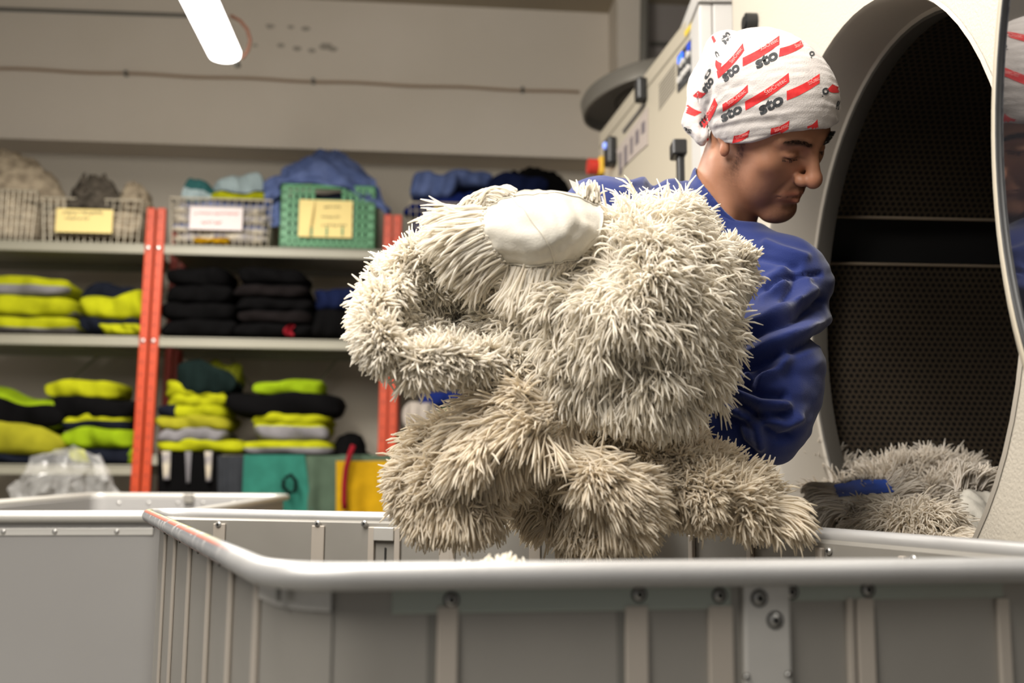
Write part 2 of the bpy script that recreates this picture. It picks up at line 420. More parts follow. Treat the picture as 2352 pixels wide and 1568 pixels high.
# rim metal with rubbed-off paint near the back left corner
rim_m = new_mat('rim_aluminium', lin(182, 181, 180), 0.46, 0.5, noise=(9, .35, lin(158, 157, 156)), bump=(90, .08))
nt = rim_m.node_tree; bs = nt.nodes['Principled BSDF']
prev = bs.inputs['Base Color'].links[0].from_socket
geo = nt.nodes.new('ShaderNodeNewGeometry')
def paint_layer(prev, colr, c0, c1, rad, scale, thr, seed):
    """worn paint streak along the segment c0-c1 on the rim"""
    c0 = np.asarray(c0); c1 = np.asarray(c1); mid = (c0+c1)/2; L = np.linalg.norm(c1-c0); d = (c1-c0)/L
    sub = nt.nodes.new('ShaderNodeVectorMath'); sub.operation = 'SUBTRACT'; sub.inputs[1].default_value = tuple(mid)
    nt.links.new(geo.outputs['Position'], sub.inputs[0])
    dt = nt.nodes.new('ShaderNodeVectorMath'); dt.operation = 'DOT_PRODUCT'; dt.inputs[1].default_value = tuple(d)
    nt.links.new(sub.outputs[0], dt.inputs[0])
    side = np.cross(d, [0, 0, 1.0])
    ds = nt.nodes.new('ShaderNodeVectorMath'); ds.operation = 'DOT_PRODUCT'; ds.inputs[1].default_value = tuple(side)
    nt.links.new(sub.outputs[0], ds.inputs[0])
    def absm(s, k):
        a = nt.nodes.new('ShaderNodeMath'); a.operation = 'ABSOLUTE'; nt.links.new(s, a.inputs[0])
        b = nt.nodes.new('ShaderNodeMapRange'); b.inputs['From Min'].default_value = k*.75; b.inputs['From Max'].default_value = k
        b.inputs['To Min'].default_value = 1; b.inputs['To Max'].default_value = 0; nt.links.new(a.outputs[0], b.inputs['Value']); return b.outputs[0]
    a1 = absm(dt.outputs['Value'], L/2); a2 = absm(ds.outputs['Value'], rad)
    nz = nt.nodes.new('ShaderNodeTexNoise'); nz.inputs['Scale'].default_value = scale; nz.inputs['Detail'].default_value = 6
    mp_ = nt.nodes.new('ShaderNodeVectorMath'); mp_.operation = 'ADD'; mp_.inputs[1].default_value = (seed, seed*2, 0)
    nt.links.new(geo.outputs['Position'], mp_.inputs[0]); nt.links.new(mp_.outputs[0], nz.inputs['Vector'])
    th = nt.nodes.new('ShaderNodeMapRange'); th.inputs['From Min'].default_value = thr; th.inputs['From Max'].default_value = thr+.05
    nt.links.new(nz.outputs['Fac'], th.inputs['Value'])
    mm = nt.nodes.new('ShaderNodeMath'); mm.operation = 'MULTIPLY'; nt.links.new(a1, mm.inputs[0]); nt.links.new(a2, mm.inputs[1])
    m2 = nt.nodes.new('ShaderNodeMath'); m2.operation = 'MULTIPLY'; nt.links.new(mm.outputs[0], m2.inputs[0]); nt.links.new(th.outputs[0], m2.inputs[1])
    mx = nt.nodes.new('ShaderNodeMix'); mx.data_type = 'RGBA'; nt.links.new(m2.outputs[0], mx.inputs[0]); nt.links.new(prev, mx.inputs[6]); mx.inputs[7].default_value = (*colr, 1)
    return mx.outputs[2]
pA = rimpt(340, 1178); pB = rimpt(540, 1275)
prev = paint_layer(prev, lin(128, 130, 134), BL, BL+(FL-BL)*.90, .0105, 60, .40, 3)
prev = paint_layer(prev, lin(140, 137, 66), BL+[.003, 0, 0], BL+(FL-BL)*.80+[.003, 0, 0], .007, 70, .47, 1)
prev = paint_layer(prev, lin(160, 92, 76), BL+[-.005, 0, 0], BL+(FL-BL)*.88+[-.005, 0, 0], .0026, 30, .34, 2)
nt.links.new(prev, bs.inputs['Base Color'])
tr_main, cs, co, ci, zb_ = trolley('open aluminium laundry trolley in the foreground with a worn round rim', [FL, BL, BR, FR], RIM_Z, TR,
    [.075, .045, .05, .06], dict(rim=rim_m, body=M['alu_d']), None, inset=BIN, brads=BRD)
def unit(v): return v/np.linalg.norm(v)
def side_frame(a, b, inward):
    """origin a, direction along, outward normal of the side a-b"""
    d = unit(b-a); n = np.array([d[1], -d[0], 0]); cen = np.mean(cs, axis=0)
    if n@(cen-a) > 0: n = -n
    return d, n
# --- side panels: raised profile ribs, band under the rim, rivets
def rib_out(a, b, s, w, h, z0, z1, dep, name, mat, mi=0):
    d, n = side_frame(a, b, False); p = a+d*s
    m = MB(); m.box(np.array([p[0], p[1], z0]), d*w, n*dep, UZ*(z1-z0), bev=.0015); return m.build(name, mat, tr_main)
def par(a, b, px, py):
    """distance along side a-b where the vertical plane of the side meets a pixel, and the height there"""
    d, n = side_frame(a, b, False); r = ray(px, py); t = ((a-CAM)@n)/(r@n); q = CAM+r*t
    return (q-a)@d, q[2]
of = offset_loop(cs, BIN)
oFL, oBL, oBR, oFR = of
# front side exterior
zB0 = par(oFL, oFR, 1100, 1404)[1]; zBt = RIM_Z-.006
def front_box(x0, x1, y0, y1, dep, name, mat, bev=.001, base=0.0):
    d, n = side_frame(oFL, oFR, False)
    s0 = par(oFL, oFR, x0, y0)[0]; s1 = par(oFL, oFR, x1, y0)[0]; za = zBt if y0 is None else par(oFL, oFR, (x0+x1)/2, y0)[1]; zb2 = par(oFL, oFR, (x0+x1)/2, y1)[1]
    p = oFL+d*s0+n*base; m = MB(); m.box(np.array([p[0], p[1], zb2]), d*(s1-s0), n*dep, UZ*(za-zb2), bev=bev)
    return m.build(name, mat, tr_main)
band = new_mat('band_greenish_aluminium', lin(160, 166, 157), 0.5, 0.4, noise=(6, .5, lin(148, 148, 140)))
front_box(900, 1676, 1335, 1404, .0022, 'rim_band', band)
front_box(1806, 2300, 1335, 1376, .0022, 'rim_band', band)
alp = new_mat('panel_aluminium', lin(170, 168, 160), 0.5, 0.35, noise=(3, .4, lin(160, 156, 148)))
alr = new_mat('rib_aluminium', lin(178, 169, 158), 0.45, 0.35)
for (x0, x1) in ((1004, 1052), (1434, 1486), (1624, 1680), (1940, 1956), (1962, 2002), (2284, 2312), (2420, 2470), (2600, 2650)):
    front_box(x0, x1, 1390 if x1 < 1700 else 1372, 2800, .0035, 'rib', alr)
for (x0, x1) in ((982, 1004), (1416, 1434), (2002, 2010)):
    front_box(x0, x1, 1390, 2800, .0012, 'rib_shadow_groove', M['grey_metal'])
front_box(1700, 1806, 1338, 2900, .006, 'hinge_plate', M['alu'], bev=.002)
d_, n_ = side_frame(oFL, oFR, False)
def rivet_front(px, py, r, base, name='rivet', dark=True):
    s, z = par(oFL, oFR, px, py); p = oFL+d_*s+n_*base; p = np.array([p[0], p[1], z])
    m = MB(); m.disc(p, n_, r, .0022, 20, mi=0, dome=1)
    m.disc(p+n_*.0012, n_, r*.55, .0014, 12, mi=1); m.disc(p, n_, r*1.35, .0006, 20, mi=1); return m.build(name, [M['rivet'], M['dark']], tr_main, smooth=False)
for px, py in ((1036, 1376), (1466, 1364), (1650, 1366), (1814, 1358), (1990, 1353)): rivet_front(px, py, .0042, .0022)
for px, py in ((1736, 1371), (1772, 1421)): rivet_front(px, py, .0048, .006)
for px, py in ((1707, 1550), (1802, 1545)): rivet_front(px, py, .0018, .006, 'screw')
# front left corner sleeve
cz = par(oFL, oFR, 780, 1404)[1]
Lc = rounded(of, BRD); 
k0 = Lc[:8]
seg = [k0[i] for i in range(8)] + [k0[7]+(k0[7]-k0[6])/np.linalg.norm(k0[7]-k0[6])*s for s in (.01, .02, .028)]
seg = np.array(seg)[2:]
def sleeve(zl, zh, off, name, mat, seg=seg):
    c = np.mean(cs, axis=0); m = MB(); G0 = []; 
    nn = []
    for i, p in enumerate(seg):
        a = seg[max(i-1, 0)]; b = seg[min(i+1, len(seg)-1)]; t = unit(b-a); q = np.array([t[1], -t[0], 0])
        if q@(c-p) > 0: q = -q
        nn.append(q)
    nn = np.array(nn)
    o1 = seg+nn*off; i1 = seg+nn*.0002
    rows = [[np.array([*p[:2], z]) for p in Q] for (Q, z) in ((i1, zl), (o1, zl), (o1, zh), (i1, zh), (i1, zl))]
    m.grid(np.array(rows)); return m.build(name, mat, tr_main, auto=40)
sleeve(cz, RIM_Z-.004, .004, 'corner_sleeve', M['alu'])
sleeve(RIM_Z-.65, cz+.002, .0015, 'corner_profile', M['alu_d'])
s_, z_ = par(oFL, oFR, 758, 1383)
# left side exterior ribs
for (px, w) in ((375, .012), (398, .012), (433, .013), (480, .014), (531, .015), (592, .016)):
    s0, _ = par(oBL, oFL, px, 1380); rib_out(oBL, oFL, s0, w, 0, RIM_Z-.65, RIM_Z-.012, .004, 'rib', alr)
zz = RIM_Z-.020
dL, nL = side_frame(oBL, oFL, False)
m = MB(); p = oBL+dL*.05; m.box(np.array([p[0], p[1], RIM_Z-.019]), dL*(np.linalg.norm(oFL-oBL)-.1), nL*.003, UZ*.014, bev=.001); m.build('rim_band', M['alu'], tr_main)
for px, py in ((358, 1215), (384, 1228), (419, 1246), (462, 1267), (512, 1291), (651, 1352)):
    s0, _ = par(oBL, oFL, px, py); p = oBL+dL*s0+nL*.003; m = MB(); m.box(np.array([p[0], p[1], RIM_Z-.020]), dL*.008, nL*.0025, UZ*.009, bev=.001); m.build('clip', M['grey_metal'], tr_main)
# back side interior: ribs with rivets, latch slot
oi = offset_loop(cs, BIN+.0045); iFL, iBL, iBR, iFR = oi
dB, nB = side_frame(iBL, iBR, True); nBi = -nB
def in_box(a, b, x0, x1, z0, z1, dep, name, mat, bev=.0012, base=0.0, py=1240):
    d, n = side_frame(a, b, True); n = -n
    s0 = par(a, b, x0, py)[0]; s1 = par(a, b, x1, py)[0]
    if s1 < s0: s0, s1 = s1, s0
    p = a+d*s0+n*base; m = MB(); m.box(np.array([p[0], p[1], z0]), d*(s1-s0), n*dep, UZ*(z1-z0), bev=bev); return m.build(name, mat, tr_main)
def in_rivet(a, b, px, py, r, base=.004):
    d, n = side_frame(a, b, True); n = -n; s, z = par(a, b, px, py); p = a+d*s+n*base; p = np.array([p[0], p[1], z])
    m = MB(); m.disc(p, n, r, .003, 20, dome=1); m.disc(p+n*.0016, n, r*.4, .0015, 12, mi=1); return m.build('rivet', [M['rivet'], M['dark']], tr_main)
zl, zh = RIM_Z-.66, RIM_Z-.012
for (x0, x1) in ((491, 518), (717, 746), (1010, 1036), (1034, 1046), (1216, 1242), (1420, 1434), (1478, 1492)):
    in_box(iBL, iBR, x0, x1, zl, zh, .004, 'rib', alr)
in_box(iBL, iBR, 848, 862, zl, zh, .006, 'slot_edge', alr)
in_box(iBL, iBR, 908, 921, zl, zh, .006, 'slot_edge', alr)
in_box(iBL, iBR, 862, 908, par(iBL, iBR, 885, 1241)[1], zh, .009, 'latch_block', M['alu'])
in_box(iBL, iBR, 884, 888, zl, zh-.03, .002, 'slot_gap', M['dark'])
for px, py in ((505, 1204), (732, 1202), (839, 1202), (930, 1201), (1223, 1198)): in_rivet(iBL, iBR, px, py, .0052)
# right side interior
for (x0, x1) in ((1588, 1598), (1722, 1733), (1880, 1895), (2070, 2083), (2300, 2320)):
    in_box(iBR, iFR, x0, x1, zl, zh, .006, 'rib', alr, py=1260)
for px, py in ((1606, 1229), (1743, 1245), (1905, 1265), (2100, 1283)): in_rivet(iBR, iFR, px, py, .0046, .001)
# wheels and legs underneath
for c in offset_loop(cs, .09):
    m = MB(); m.tube([np.array([c[0], c[1], zb_+.01]), np.array([c[0], c[1], .11])], .014, 10); m.build('caster_stem', M['grey_metal'], tr_main)
    m = MB(); m.tube([np.array([c[0]-.015, c[1], .05]), np.array([c[0]+.015, c[1], .05])], .05, 20); m.build('caster_wheel', M['black'], tr_main, auto=40)

# ------------------------------------------------------------------ second, smooth white trolley at the left
RZ2 = 0.83
w_rim = new_mat('white_rim', lin(196, 193, 187), 0.35, 0.2)
w_body = new_mat('white_trolley_sheet', lin(160, 158, 156), 0.5, 0.1, noise=(2, .4, lin(150, 147, 145)))
c2 = [PZ(-330, 1186, RZ2), PZ(208, 1138, RZ2), PZ(662, 1141, RZ2), PZ(398, 1186, RZ2)]
cs_save = cs
t2, cs2, co2, ci2, zb2 = trolley('smooth white laundry trolley at the left, behind the foreground trolley', c2, RZ2, .011, [.05, .05, .06, .05], dict(rim=w_rim, body=w_body), None)
def t2par(a, b, px, py):
    d = unit(b-a); n = np.array([d[1], -d[0], 0]); r = ray(px, py); t = ((a-CAM)@n)/(r@n); q = CAM+r*t; return (q-a)@d, q[2], d, n
a, b = co2[0], co2[3]
s, z, d, n = t2par(a, b, 100, 1212); n = -n if n[1] > 0 else n
m = MB(); m.box(np.array([*(a+d*.03)[:2], RZ2-.036]), d*(np.linalg.norm(b-a)-.06), n*.003, UZ*.014, bev=.001); m.build('rim_band', w_rim, t2)
for px in (10, 128, 270):
    s, z, d, _ = t2par(a, b, px, 1204); p = a+d*s+n*.003; m = MB(); m.disc(np.array([*p[:2], RZ2-.029]), n, .005, .003, 14, dome=1); m.build('rivet', M['rivet'], t2)
a, b = ci2[1], ci2[2]
s, z, d, n = t2par(a, b, 430, 1150); n = -n if n[1] > 0 else n
for px in (273, 341, 408, 466, 537):
    s, z, d, _ = t2par(a, b, px, 1155); p = a+d*s; m = MB(); m.disc(np.array([*p[:2], z]), n, .006, .003, 14, dome=1); m.build('rivet', M['rivet'], t2)
s, z, d, _ = t2par(a, b, 424, 1140); p = a+d*s+n*.004; m = MB(); m.box(np.array([*p[:2], RZ2-.022]), d*.034, n*.012, UZ*.03, bev=.002); m.build('latch_block', M['alu_d'], t2)
for c in offset_loop(cs2, .09):
    m = MB(); m.tube([np.array([c[0], c[1], zb2+.01]), np.array([c[0], c[1], .11])], .014, 10); m.build('caster_stem', M['grey_metal'], t2)
    m = MB(); m.tube([np.array([c[0]-.015, c[1], .05]), np.array([c[0]+.015, c[1], .05])], .05, 20); m.build('caster_wheel', M['black'], t2, auto=40)
# ------------------------------------------------------------------ industrial dryer with the open round door
mang = 0.053
MC = P(1967, 707, 1.48); DM = np.array([-sin(mang), cos(mang), 0]); NM = np.array([-cos(mang), -sin(mang), 0])   # along the front (away), out of the front
DR = 0.452
def MP(s, t, z): return MC + DM*s + UZ*z + NM*t          # z relative to the drum centre
def mpx(px, py, t=0.0):
    r = ray(px, py); k = ((MC+NM*t-CAM)@NM)/(r@NM); q = CAM+r*k-MC; return q@DM, q[2]
dry = thing('tumble_dryer', 'beige industrial tumble dryer with a large open round drum opening', 'dryer', MP(0, -.5, -MC[2]))
s_far = mpx(1682, 40)[0]; s_near = -0.62; ztop = 2.35-MC[2]; zbot = -MC[2]+.02
# front sheet with circular hole
NH = 72; m = MB()
ring = [(DR*cos(2*pi*k/NH), DR*sin(2*pi*k/NH)) for k in range(NH)]
def sq(c, s_):
    t = 1e9
    for (d, lim) in ((c, s_far if c > 0 else -s_near), (s_, ztop if s_ > 0 else -zbot)):
        if abs(d) > 1e-9: t = min(t, lim/abs(d))
    return (c*t, s_*t)
angs = sorted(set([2*pi*k/NH for k in range(NH)]))
outer = [sq(cos(a), sin(a)) for a in angs]
V = [MP(a, 0, b) for a, b in ring]+[MP(a, 0, b) for a, b in outer]
F = [(k, (k+1) % NH, NH+(k+1) % NH, NH+k) for k in range(NH)]
m.add(V, F)
for (a, b) in ((s_far, ztop), (s_far, zbot), (s_near, ztop), (s_near, zbot)):      # corner fillers
    ks = sorted(range(NH), key=lambda k: (outer[k][0]-a)**2+(outer[k][1]-b)**2)[:2]
    m.add([MP(a, 0, b), MP(*[outer[ks[0]][0], 0, outer[ks[0]][1]]), MP(outer[ks[1]][0], 0, outer[ks[1]][1])], [(0, 1, 2)])
m.build('front_panel', M['beige'], dry)
m = MB(); TH = 1.0
m.box(MP(s_near, 0, zbot), UZ*(ztop-zbot), -NM*TH, DM*.004); m.box(MP(s_far, 0, zbot), UZ*(ztop-zbot), -NM*TH, -DM*.004)
m.box(MP(s_near, -TH, zbot), DM*(s_far-s_near), NM*.004, UZ*(ztop-zbot)); m.box(MP(s_near, 0, ztop), DM*(s_far-s_near), -NM*TH, -UZ*.004)
m.build('cabinet', M['beige2'], dry)
# opening collar (deep beige reveal) and rubber lip
def circ(r, t, n=72, ez=0.0): return [MP(r*cos(2*pi*k/n), t, r*sin(2*pi*k/n)+ez) for k in range(n)]
def rings(rs_, mat, name, parent, mi=None, n=72, auto=50):
    G = [circ(r, t, n) for (r, t) in rs_]; V = [p for g in G for p in g]
    F = [(a*n+k, a*n+(k+1) % n, (a+1)*n+(k+1) % n, (a+1)*n+k) for a in range(len(G)-1) for k in range(n)]
    return obj(name, V, F, mat, parent, auto=auto)
reveal = new_mat('reveal_grey_beige', lin(176, 168, 156), 0.5)
rings([(DR+.001, .001), (DR-.004, .003), (DR-.008, -.004), (DR-.012, -.085), (DR-.02, -.09)], reveal, 'opening_collar', dry)
rings([(DR-.018, -.088), (DR-.022, -.090), (DR-.022, -.104), (DR-.018, -.118)], new_mat('door_seal', lin(74, 70, 64), .6), 'door_seal', dry)
# drum: perforated steel, holes in a hexagonal layout (procedural)
pm = bpy.data.materials.new('perforated_steel'); pm.use_nodes = True; nt = pm.node_tree; b = nt.nodes['Principled BSDF']
b.inputs['Roughness'].default_value = .45; b.inputs['Metallic'].default_value = .35
uv = nt.nodes.new('ShaderNodeAttribute'); uv.attribute_name = 'sheet'
def math_(op, a, bb=None, c=None):
    n = nt.nodes.new('ShaderNodeMath'); n.operation = op
    for i, x in enumerate((a, bb, c)):
        if x is None: continue
        if isinstance(x, (int, float)): n.inputs[i].default_value = x
        else: nt.links.new(x, n.inputs[i])
    return n.outputs[0]
sep = nt.nodes.new('ShaderNodeSeparateXYZ'); nt.links.new(uv.outputs['Vector'], sep.inputs[0])
PIT = 0.0125
X = math_('DIVIDE', sep.outputs[0], PIT); Y = math_('DIVIDE', sep.outputs[1], PIT*1.732)
def cell(ox):
    fx = math_('SUBTRACT', math_('FRACT', math_('ADD', X, ox)), .5); fy = math_('MULTIPLY', math_('SUBTRACT', math_('FRACT', math_('ADD', Y, ox)), .5), 1.732)
    return math_('SQRT', math_('ADD', math_('MULTIPLY', fx, fx), math_('MULTIPLY', fy, fy)))
dmin = math_('MINIMUM', cell(0.0), cell(0.5))
hole = math_('LESS_THAN', dmin, 0.31)
nz = nt.nodes.new('ShaderNodeTexNoise'); nz.inputs['Scale'].default_value = 5; nt.links.new(uv.outputs['Vector'], nz.inputs['Vector'])
mxa = nt.nodes.new('ShaderNodeMix'); mxa.data_type = 'RGBA'; nt.links.new(nz.outputs['Fac'], mxa.inputs[0])
mxa.inputs[6].default_value = (*lin(82, 71, 57), 1); mxa.inputs[7].default_value = (*lin(56, 48, 39), 1)
mxb = nt.nodes.new('ShaderNodeMix'); mxb.data_type = 'RGBA'; nt.links.new(hole, mxb.inputs[0]); nt.links.new(mxa.outputs[2], mxb.inputs[6]); mxb.inputs[7].default_value = (.004, .004, .004, 1)
nt.links.new(mxb.outputs[2], b.inputs['Base Color'])
DRI = DR+.03; DEP = .62
def drum_sheet(a0, a1, r, name, mat, t0=-.118, t1=-DEP, n=40, nt_=8):
    V = []; UVs = []
    for i in range(n+1):
        a = a0+(a1-a0)*i/n
        for j in range(nt_+1):
            t = t0+(t1-t0)*j/nt_; V.append(MP(r*cos(a), t, r*sin(a))); UVs.append((t, a*r, 0))
    F = [(i*(nt_+1)+j, i*(nt_+1)+j+1, (i+1)*(nt_+1)+j+1, (i+1)*(nt_+1)+j) for i in range(n) for j in range(nt_)]
    o = obj(name, V, F, mat, dry, smooth=True); me = o.data
    at = me.attributes.new('sheet', 'FLOAT_VECTOR', 'POINT'); at.data.foreach_set('vector', np.array(UVs, np.float32).ravel()); return o
# black unperforated band of the drum, as angles seen through the opening on the far side
def drum_ang(px, py, r=DRI):
    rr = ray(px, py)
    # intersect ray with cylinder |.|=r about the drum axis
    o_ = CAM-MC; A_ = np.array([rr@DM, rr[2]]); B_ = np.array([o_@DM, o_[2]])
    a = A_@A_; bq = 2*A_@B_; c = B_@B_-r*r; t = (-bq+sqrt(bq*bq-4*a*c))/(2*a); q = B_+A_*t; return math.atan2(q[1], q[0])
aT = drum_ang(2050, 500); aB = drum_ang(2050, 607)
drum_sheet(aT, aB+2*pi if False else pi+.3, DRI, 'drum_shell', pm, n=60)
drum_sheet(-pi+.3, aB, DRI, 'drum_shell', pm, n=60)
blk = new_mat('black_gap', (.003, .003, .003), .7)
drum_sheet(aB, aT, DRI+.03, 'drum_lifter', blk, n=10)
for a_ in (aT, aB):
    m = MB(); m.tube([MP(DRI*cos(a_)*.997, t, DRI*sin(a_)*.997) for t in (-.118, -.3, -.5, -DEP)], .003, 6)
    m.build('lifter_edge', new_mat('lifter_edge_steel', lin(130, 116, 98), .5), dry)
# back plate, perforated too
n = 48; V = [MP(0, -DEP, 0)]+[MP((DRI)*cos(2*pi*k/n), -DEP, (DRI)*sin(2*pi*k/n)) for k in range(n)]
o = obj('drum_back', V, [(0, 1+k, 1+(k+1) % n) for k in range(n)], pm, dry)
at = o.data.attributes.new('sheet', 'FLOAT_VECTOR', 'POINT'); at.data.foreach_set('vector', np.array([((v-MC)@DM, v[2]-MC[2], 0) for v in V], np.float32).ravel())
# black knob and printed words on the front, above the hat
s, z = mpx(1722, 54, .012)
m = MB(); m.disc(MP(s, 0, z), NM, .021, .022, 28); m.disc(MP(s, .02, z), NM, .014, .006, 24); m.build('door_knob', M['black'], dry, auto=40)
# open round door, hinged on the near side, with glass
glass = new_mat('dark_door_glass', (.012, .012, .014), .05, spec=1.0, coat=1)
hinge = MP(-DR-.05, .03, 0)
dax = unit(np.array([-.02, -1.0, 0])); 
door_ang = radians(5)
E0 = P(2292, 430, 1.0)                                   # far edge of the round door as seen
dd = unit(np.array([-0.12, -1.0, 0]))                    # door plane runs toward the camera from its far edge
DRD = 0.40
dc = E0 + dd*DRD; dn = unit(np.cross(dd, UZ));  dn = dn if dn[0] < 0 else -dn
door = thing('dryer_door', 'open round dryer door with beige rim and dark reflecting glass at right edge', 'door', (dc[0], dc[1], dc[2]-DRD))
def dring(rs_, mat, name, auto=50, n=96):
    V = []; 
    for (r, t) in rs_:
        for k in range(n):
            a = 2*pi*k/n; V.append(dc+dd*r*cos(a)+UZ*r*sin(a)+dn*t)
    F = [(i*n+k, i*n+(k+1) % n, (i+1)*n+(k+1) % n, (i+1)*n+k) for i in range(len(rs_)-1) for k in range(n)]
    return obj(name, V, F, mat, door, auto=auto)
dring([(DRD-.018, .002), (DRD-.014, .006), (DRD-.003, .006), (DRD, .003), (DRD, -.012), (DRD-.02, -.016), (DRD-.018, -.006)], M['beige2'], 'door_frame')
dring([(DRD-.016, .0055), (DRD-.019, .008), (DRD-.023, .007), (DRD-.025, .003)], M['black'], 'gasket')
n = 64; V = [dc+dn*.004]+[dc+dd*(DRD-.022)*cos(2*pi*k/n)+UZ*(DRD-.022)*sin(2*pi*k/n)+dn*.004 for k in range(n)]
obj('door_glass', V, [(0, 1+k, 1+(k+1) % n) for k in range(n)], glass, door)
m = MB(); hp = dc+dd*(DRD+.0); m.box(hp-UZ*.1-dd*.02-dn*.03, dd*.06, dn*.03, UZ*.2, bev=.004); m.build('hinge', M['grey_metal'], door)

# ------------------------------------------------------------------ second dryer beyond: front with controls, side toward us
C2 = P(1610, 300, 2.30); a2 = radians(9.5)
D2 = np.array([-sin(a2), cos(a2), 0]); N2 = np.array([-cos(a2), -sin(a2), 0])
def m2(px, py, t=0.0):
    r = ray(px, py); k = ((C2+N2*t-CAM)@N2)/(r@N2); q = CAM+r*k-C2; return q@D2, q[2]+C2[2]
def Q2(s, t, z): q = C2+D2*s+N2*t; return np.array([q[0], q[1], z])
z2top = m2(1612, -6)[1]; s2f = m2(1376, 320)[0]
dr2 = thing('tumble_dryer', 'beige control cabinet of a second dryer with blue display, behind the man', 'dryer', Q2(s2f/2, -.3, 0))
m = MB(); m.box(Q2(0, 0, .05), D2*s2f, -N2*.6, UZ*(z2top-.05), bev=.008); m.build('cabinet', M['beige2'], dr2)
def lab(name, pts, mat, t=.001, th=.002, parent=None):
    """flat plate on the control front through pixel corners"""
    q = [m2(x, y) for x, y in pts]; A = [Q2(s, t, z) for s, z in q]; B = [Q2(s, t+th, z) for s, z in q]; n = len(A)
    F = [tuple(range(n)), tuple(range(n, 2*n))[::-1]]+[(i, (i+1) % n, n+(i+1) % n, n+i) for i in range(n)]
    return obj(name, A+B, F, mat, parent or dr2)
# seam line below the top
A = m2(1606, 12); B = m2(1490, 190)
m = MB(); m.box(Q2(0, -.001, z2top-.055), D2*s2f, N2*.003, UZ*.006); m.build('seam', new_mat('seam_shadow', lin(150, 142, 126), .7), dr2)
lab('control_panel', [(1558, 130), (1590, 87), (1590, 178), (1558, 213)], new_mat('control_black', lin(52, 54, 58), .3))
lab('display', [(1561, 133), (1572, 118), (1572, 133), (1561, 148)], new_mat('blue_display', lin(40, 90, 220), .3, emit=(lin(50, 110, 255), 1.4)), .004)
lab('display', [(1582, 104), (1589, 94), (1589, 112), (1582, 122)], new_mat('blue_display_dim', lin(30, 60, 150), .3, emit=(lin(40, 80, 220), .6)), .004)
for (x, y) in ((1570, 148), (1573, 142), (1585, 126), (1585, 157), (1579, 165), (1573, 172), (1565, 184)):
    s, z = m2(x, y); m = MB(); m.disc(Q2(s, .003, z), N2, .009, .006, 14); m.build('button', M['white'], dr2)
lab('warning_sticker', [(1574, 74), (1599, 40), (1601, 48), (1576, 86)], new_mat('yellow_sticker', lin(216, 188, 60), .5))
for k in range(9):
    y0 = 196+k*8; lab('instruction_text', [(1514, y0), (1552, y0-52), (1552, y0-50), (1514, y0+2)], M['ink'], .0006, .0006) if k < 8 else None
lab('instruction_notice', [(1418, 345), (1489, 246), (1489, 332), (1466, 352), (1426, 392)], new_mat('notice_print', lin(172, 160, 152), .6))
for k, (x0, x1) in enumerate(((1424, 1430), (1436, 1443), (1450, 1456), (1462, 1470), (1476, 1484))):
    y0 = 345-(x0-1418)*1.36; lab('notice_print', [(x0, y0+18), (x1, y0+10), (x1, y0+60-k*6), (x0, y0+68-k*6)], new_mat('notice_ink', lin(104, 96, 100), .7), .003, .001)
lab('notice_heading', [(1432, 300), (1482, 236), (1484, 242), (1434, 307)], M['ink'], .003, .001)
s, z = m2(1483, 208); m = MB(); m.box(Q2(s-.02, 0, z-.035), D2*.04, N2*.03, UZ*.07, bev=.008); m.build('hook', M['black'], dr2)
s, z = m2(1412, 350); m = MB(); m.box(Q2(s-.03, 0, z-.045), D2*.06, N2*.03, UZ*.09, bev=.008); m.build('key_switch', M['black'], dr2)
m = MB(); m.disc(Q2(s, .03, z+.02), N2, .012, .01, 14, dome=1); m.build('switch_lamp', new_mat('blue_white_lamp', lin(150, 170, 240), .2, emit=(lin(120, 150, 255), .8)), dr2)
s, z = m2(1384, 384); m = MB(); m.disc(Q2(s, .015, z), N2, .026, .035, 20); m.box(Q2(s-.03, 0, z-.03), D2*.06, N2*.018, UZ*.06, bev=.005, mi=1)
m.build('emergency_stop', [new_mat('red_button', lin(196, 52, 40), .4), new_mat('yellow_box', lin(214, 170, 40), .5)], dr2, auto=40)
# near side plates of that cabinet (white), facing the camera
sd = thing('side_cabinet', 'tall white side cabinet between the control cabinet and the open dryer', 'cabinet', P(1645, 300, 2.26)*[1, 1, 0])
def P2(px, py, d=2.24): return P(px, py, d)
x0, x1, x2 = P(1609, 200, 2.24)[0], P(1641, 200, 2.24)[0], P(1684, 200, 2.24)[0]; zt2 = P(1640, 10, 2.24)[2]
m = MB(); m.box([x0, 2.24, .05], [x1-x0-.002, 0, 0], [0, .5, 0], [0, 0, zt2-.05], bev=.003); m.build('side_panel', M['white'], sd)
m = MB(); m.box([x1, 2.238, .05], [x2-x1+.05, 0, 0], [0, .5, 0], [0, 0, zt2-.05], bev=.003); m.build('side_panel', M['white'], sd)
m = MB(); m.box([x0-.004, 2.23, zt2+.003], [x2-x0+.06, 0, 0], [0, .5, 0], [0, 0, .05], bev=.004); m.build('top_lip', M['white'], sd)
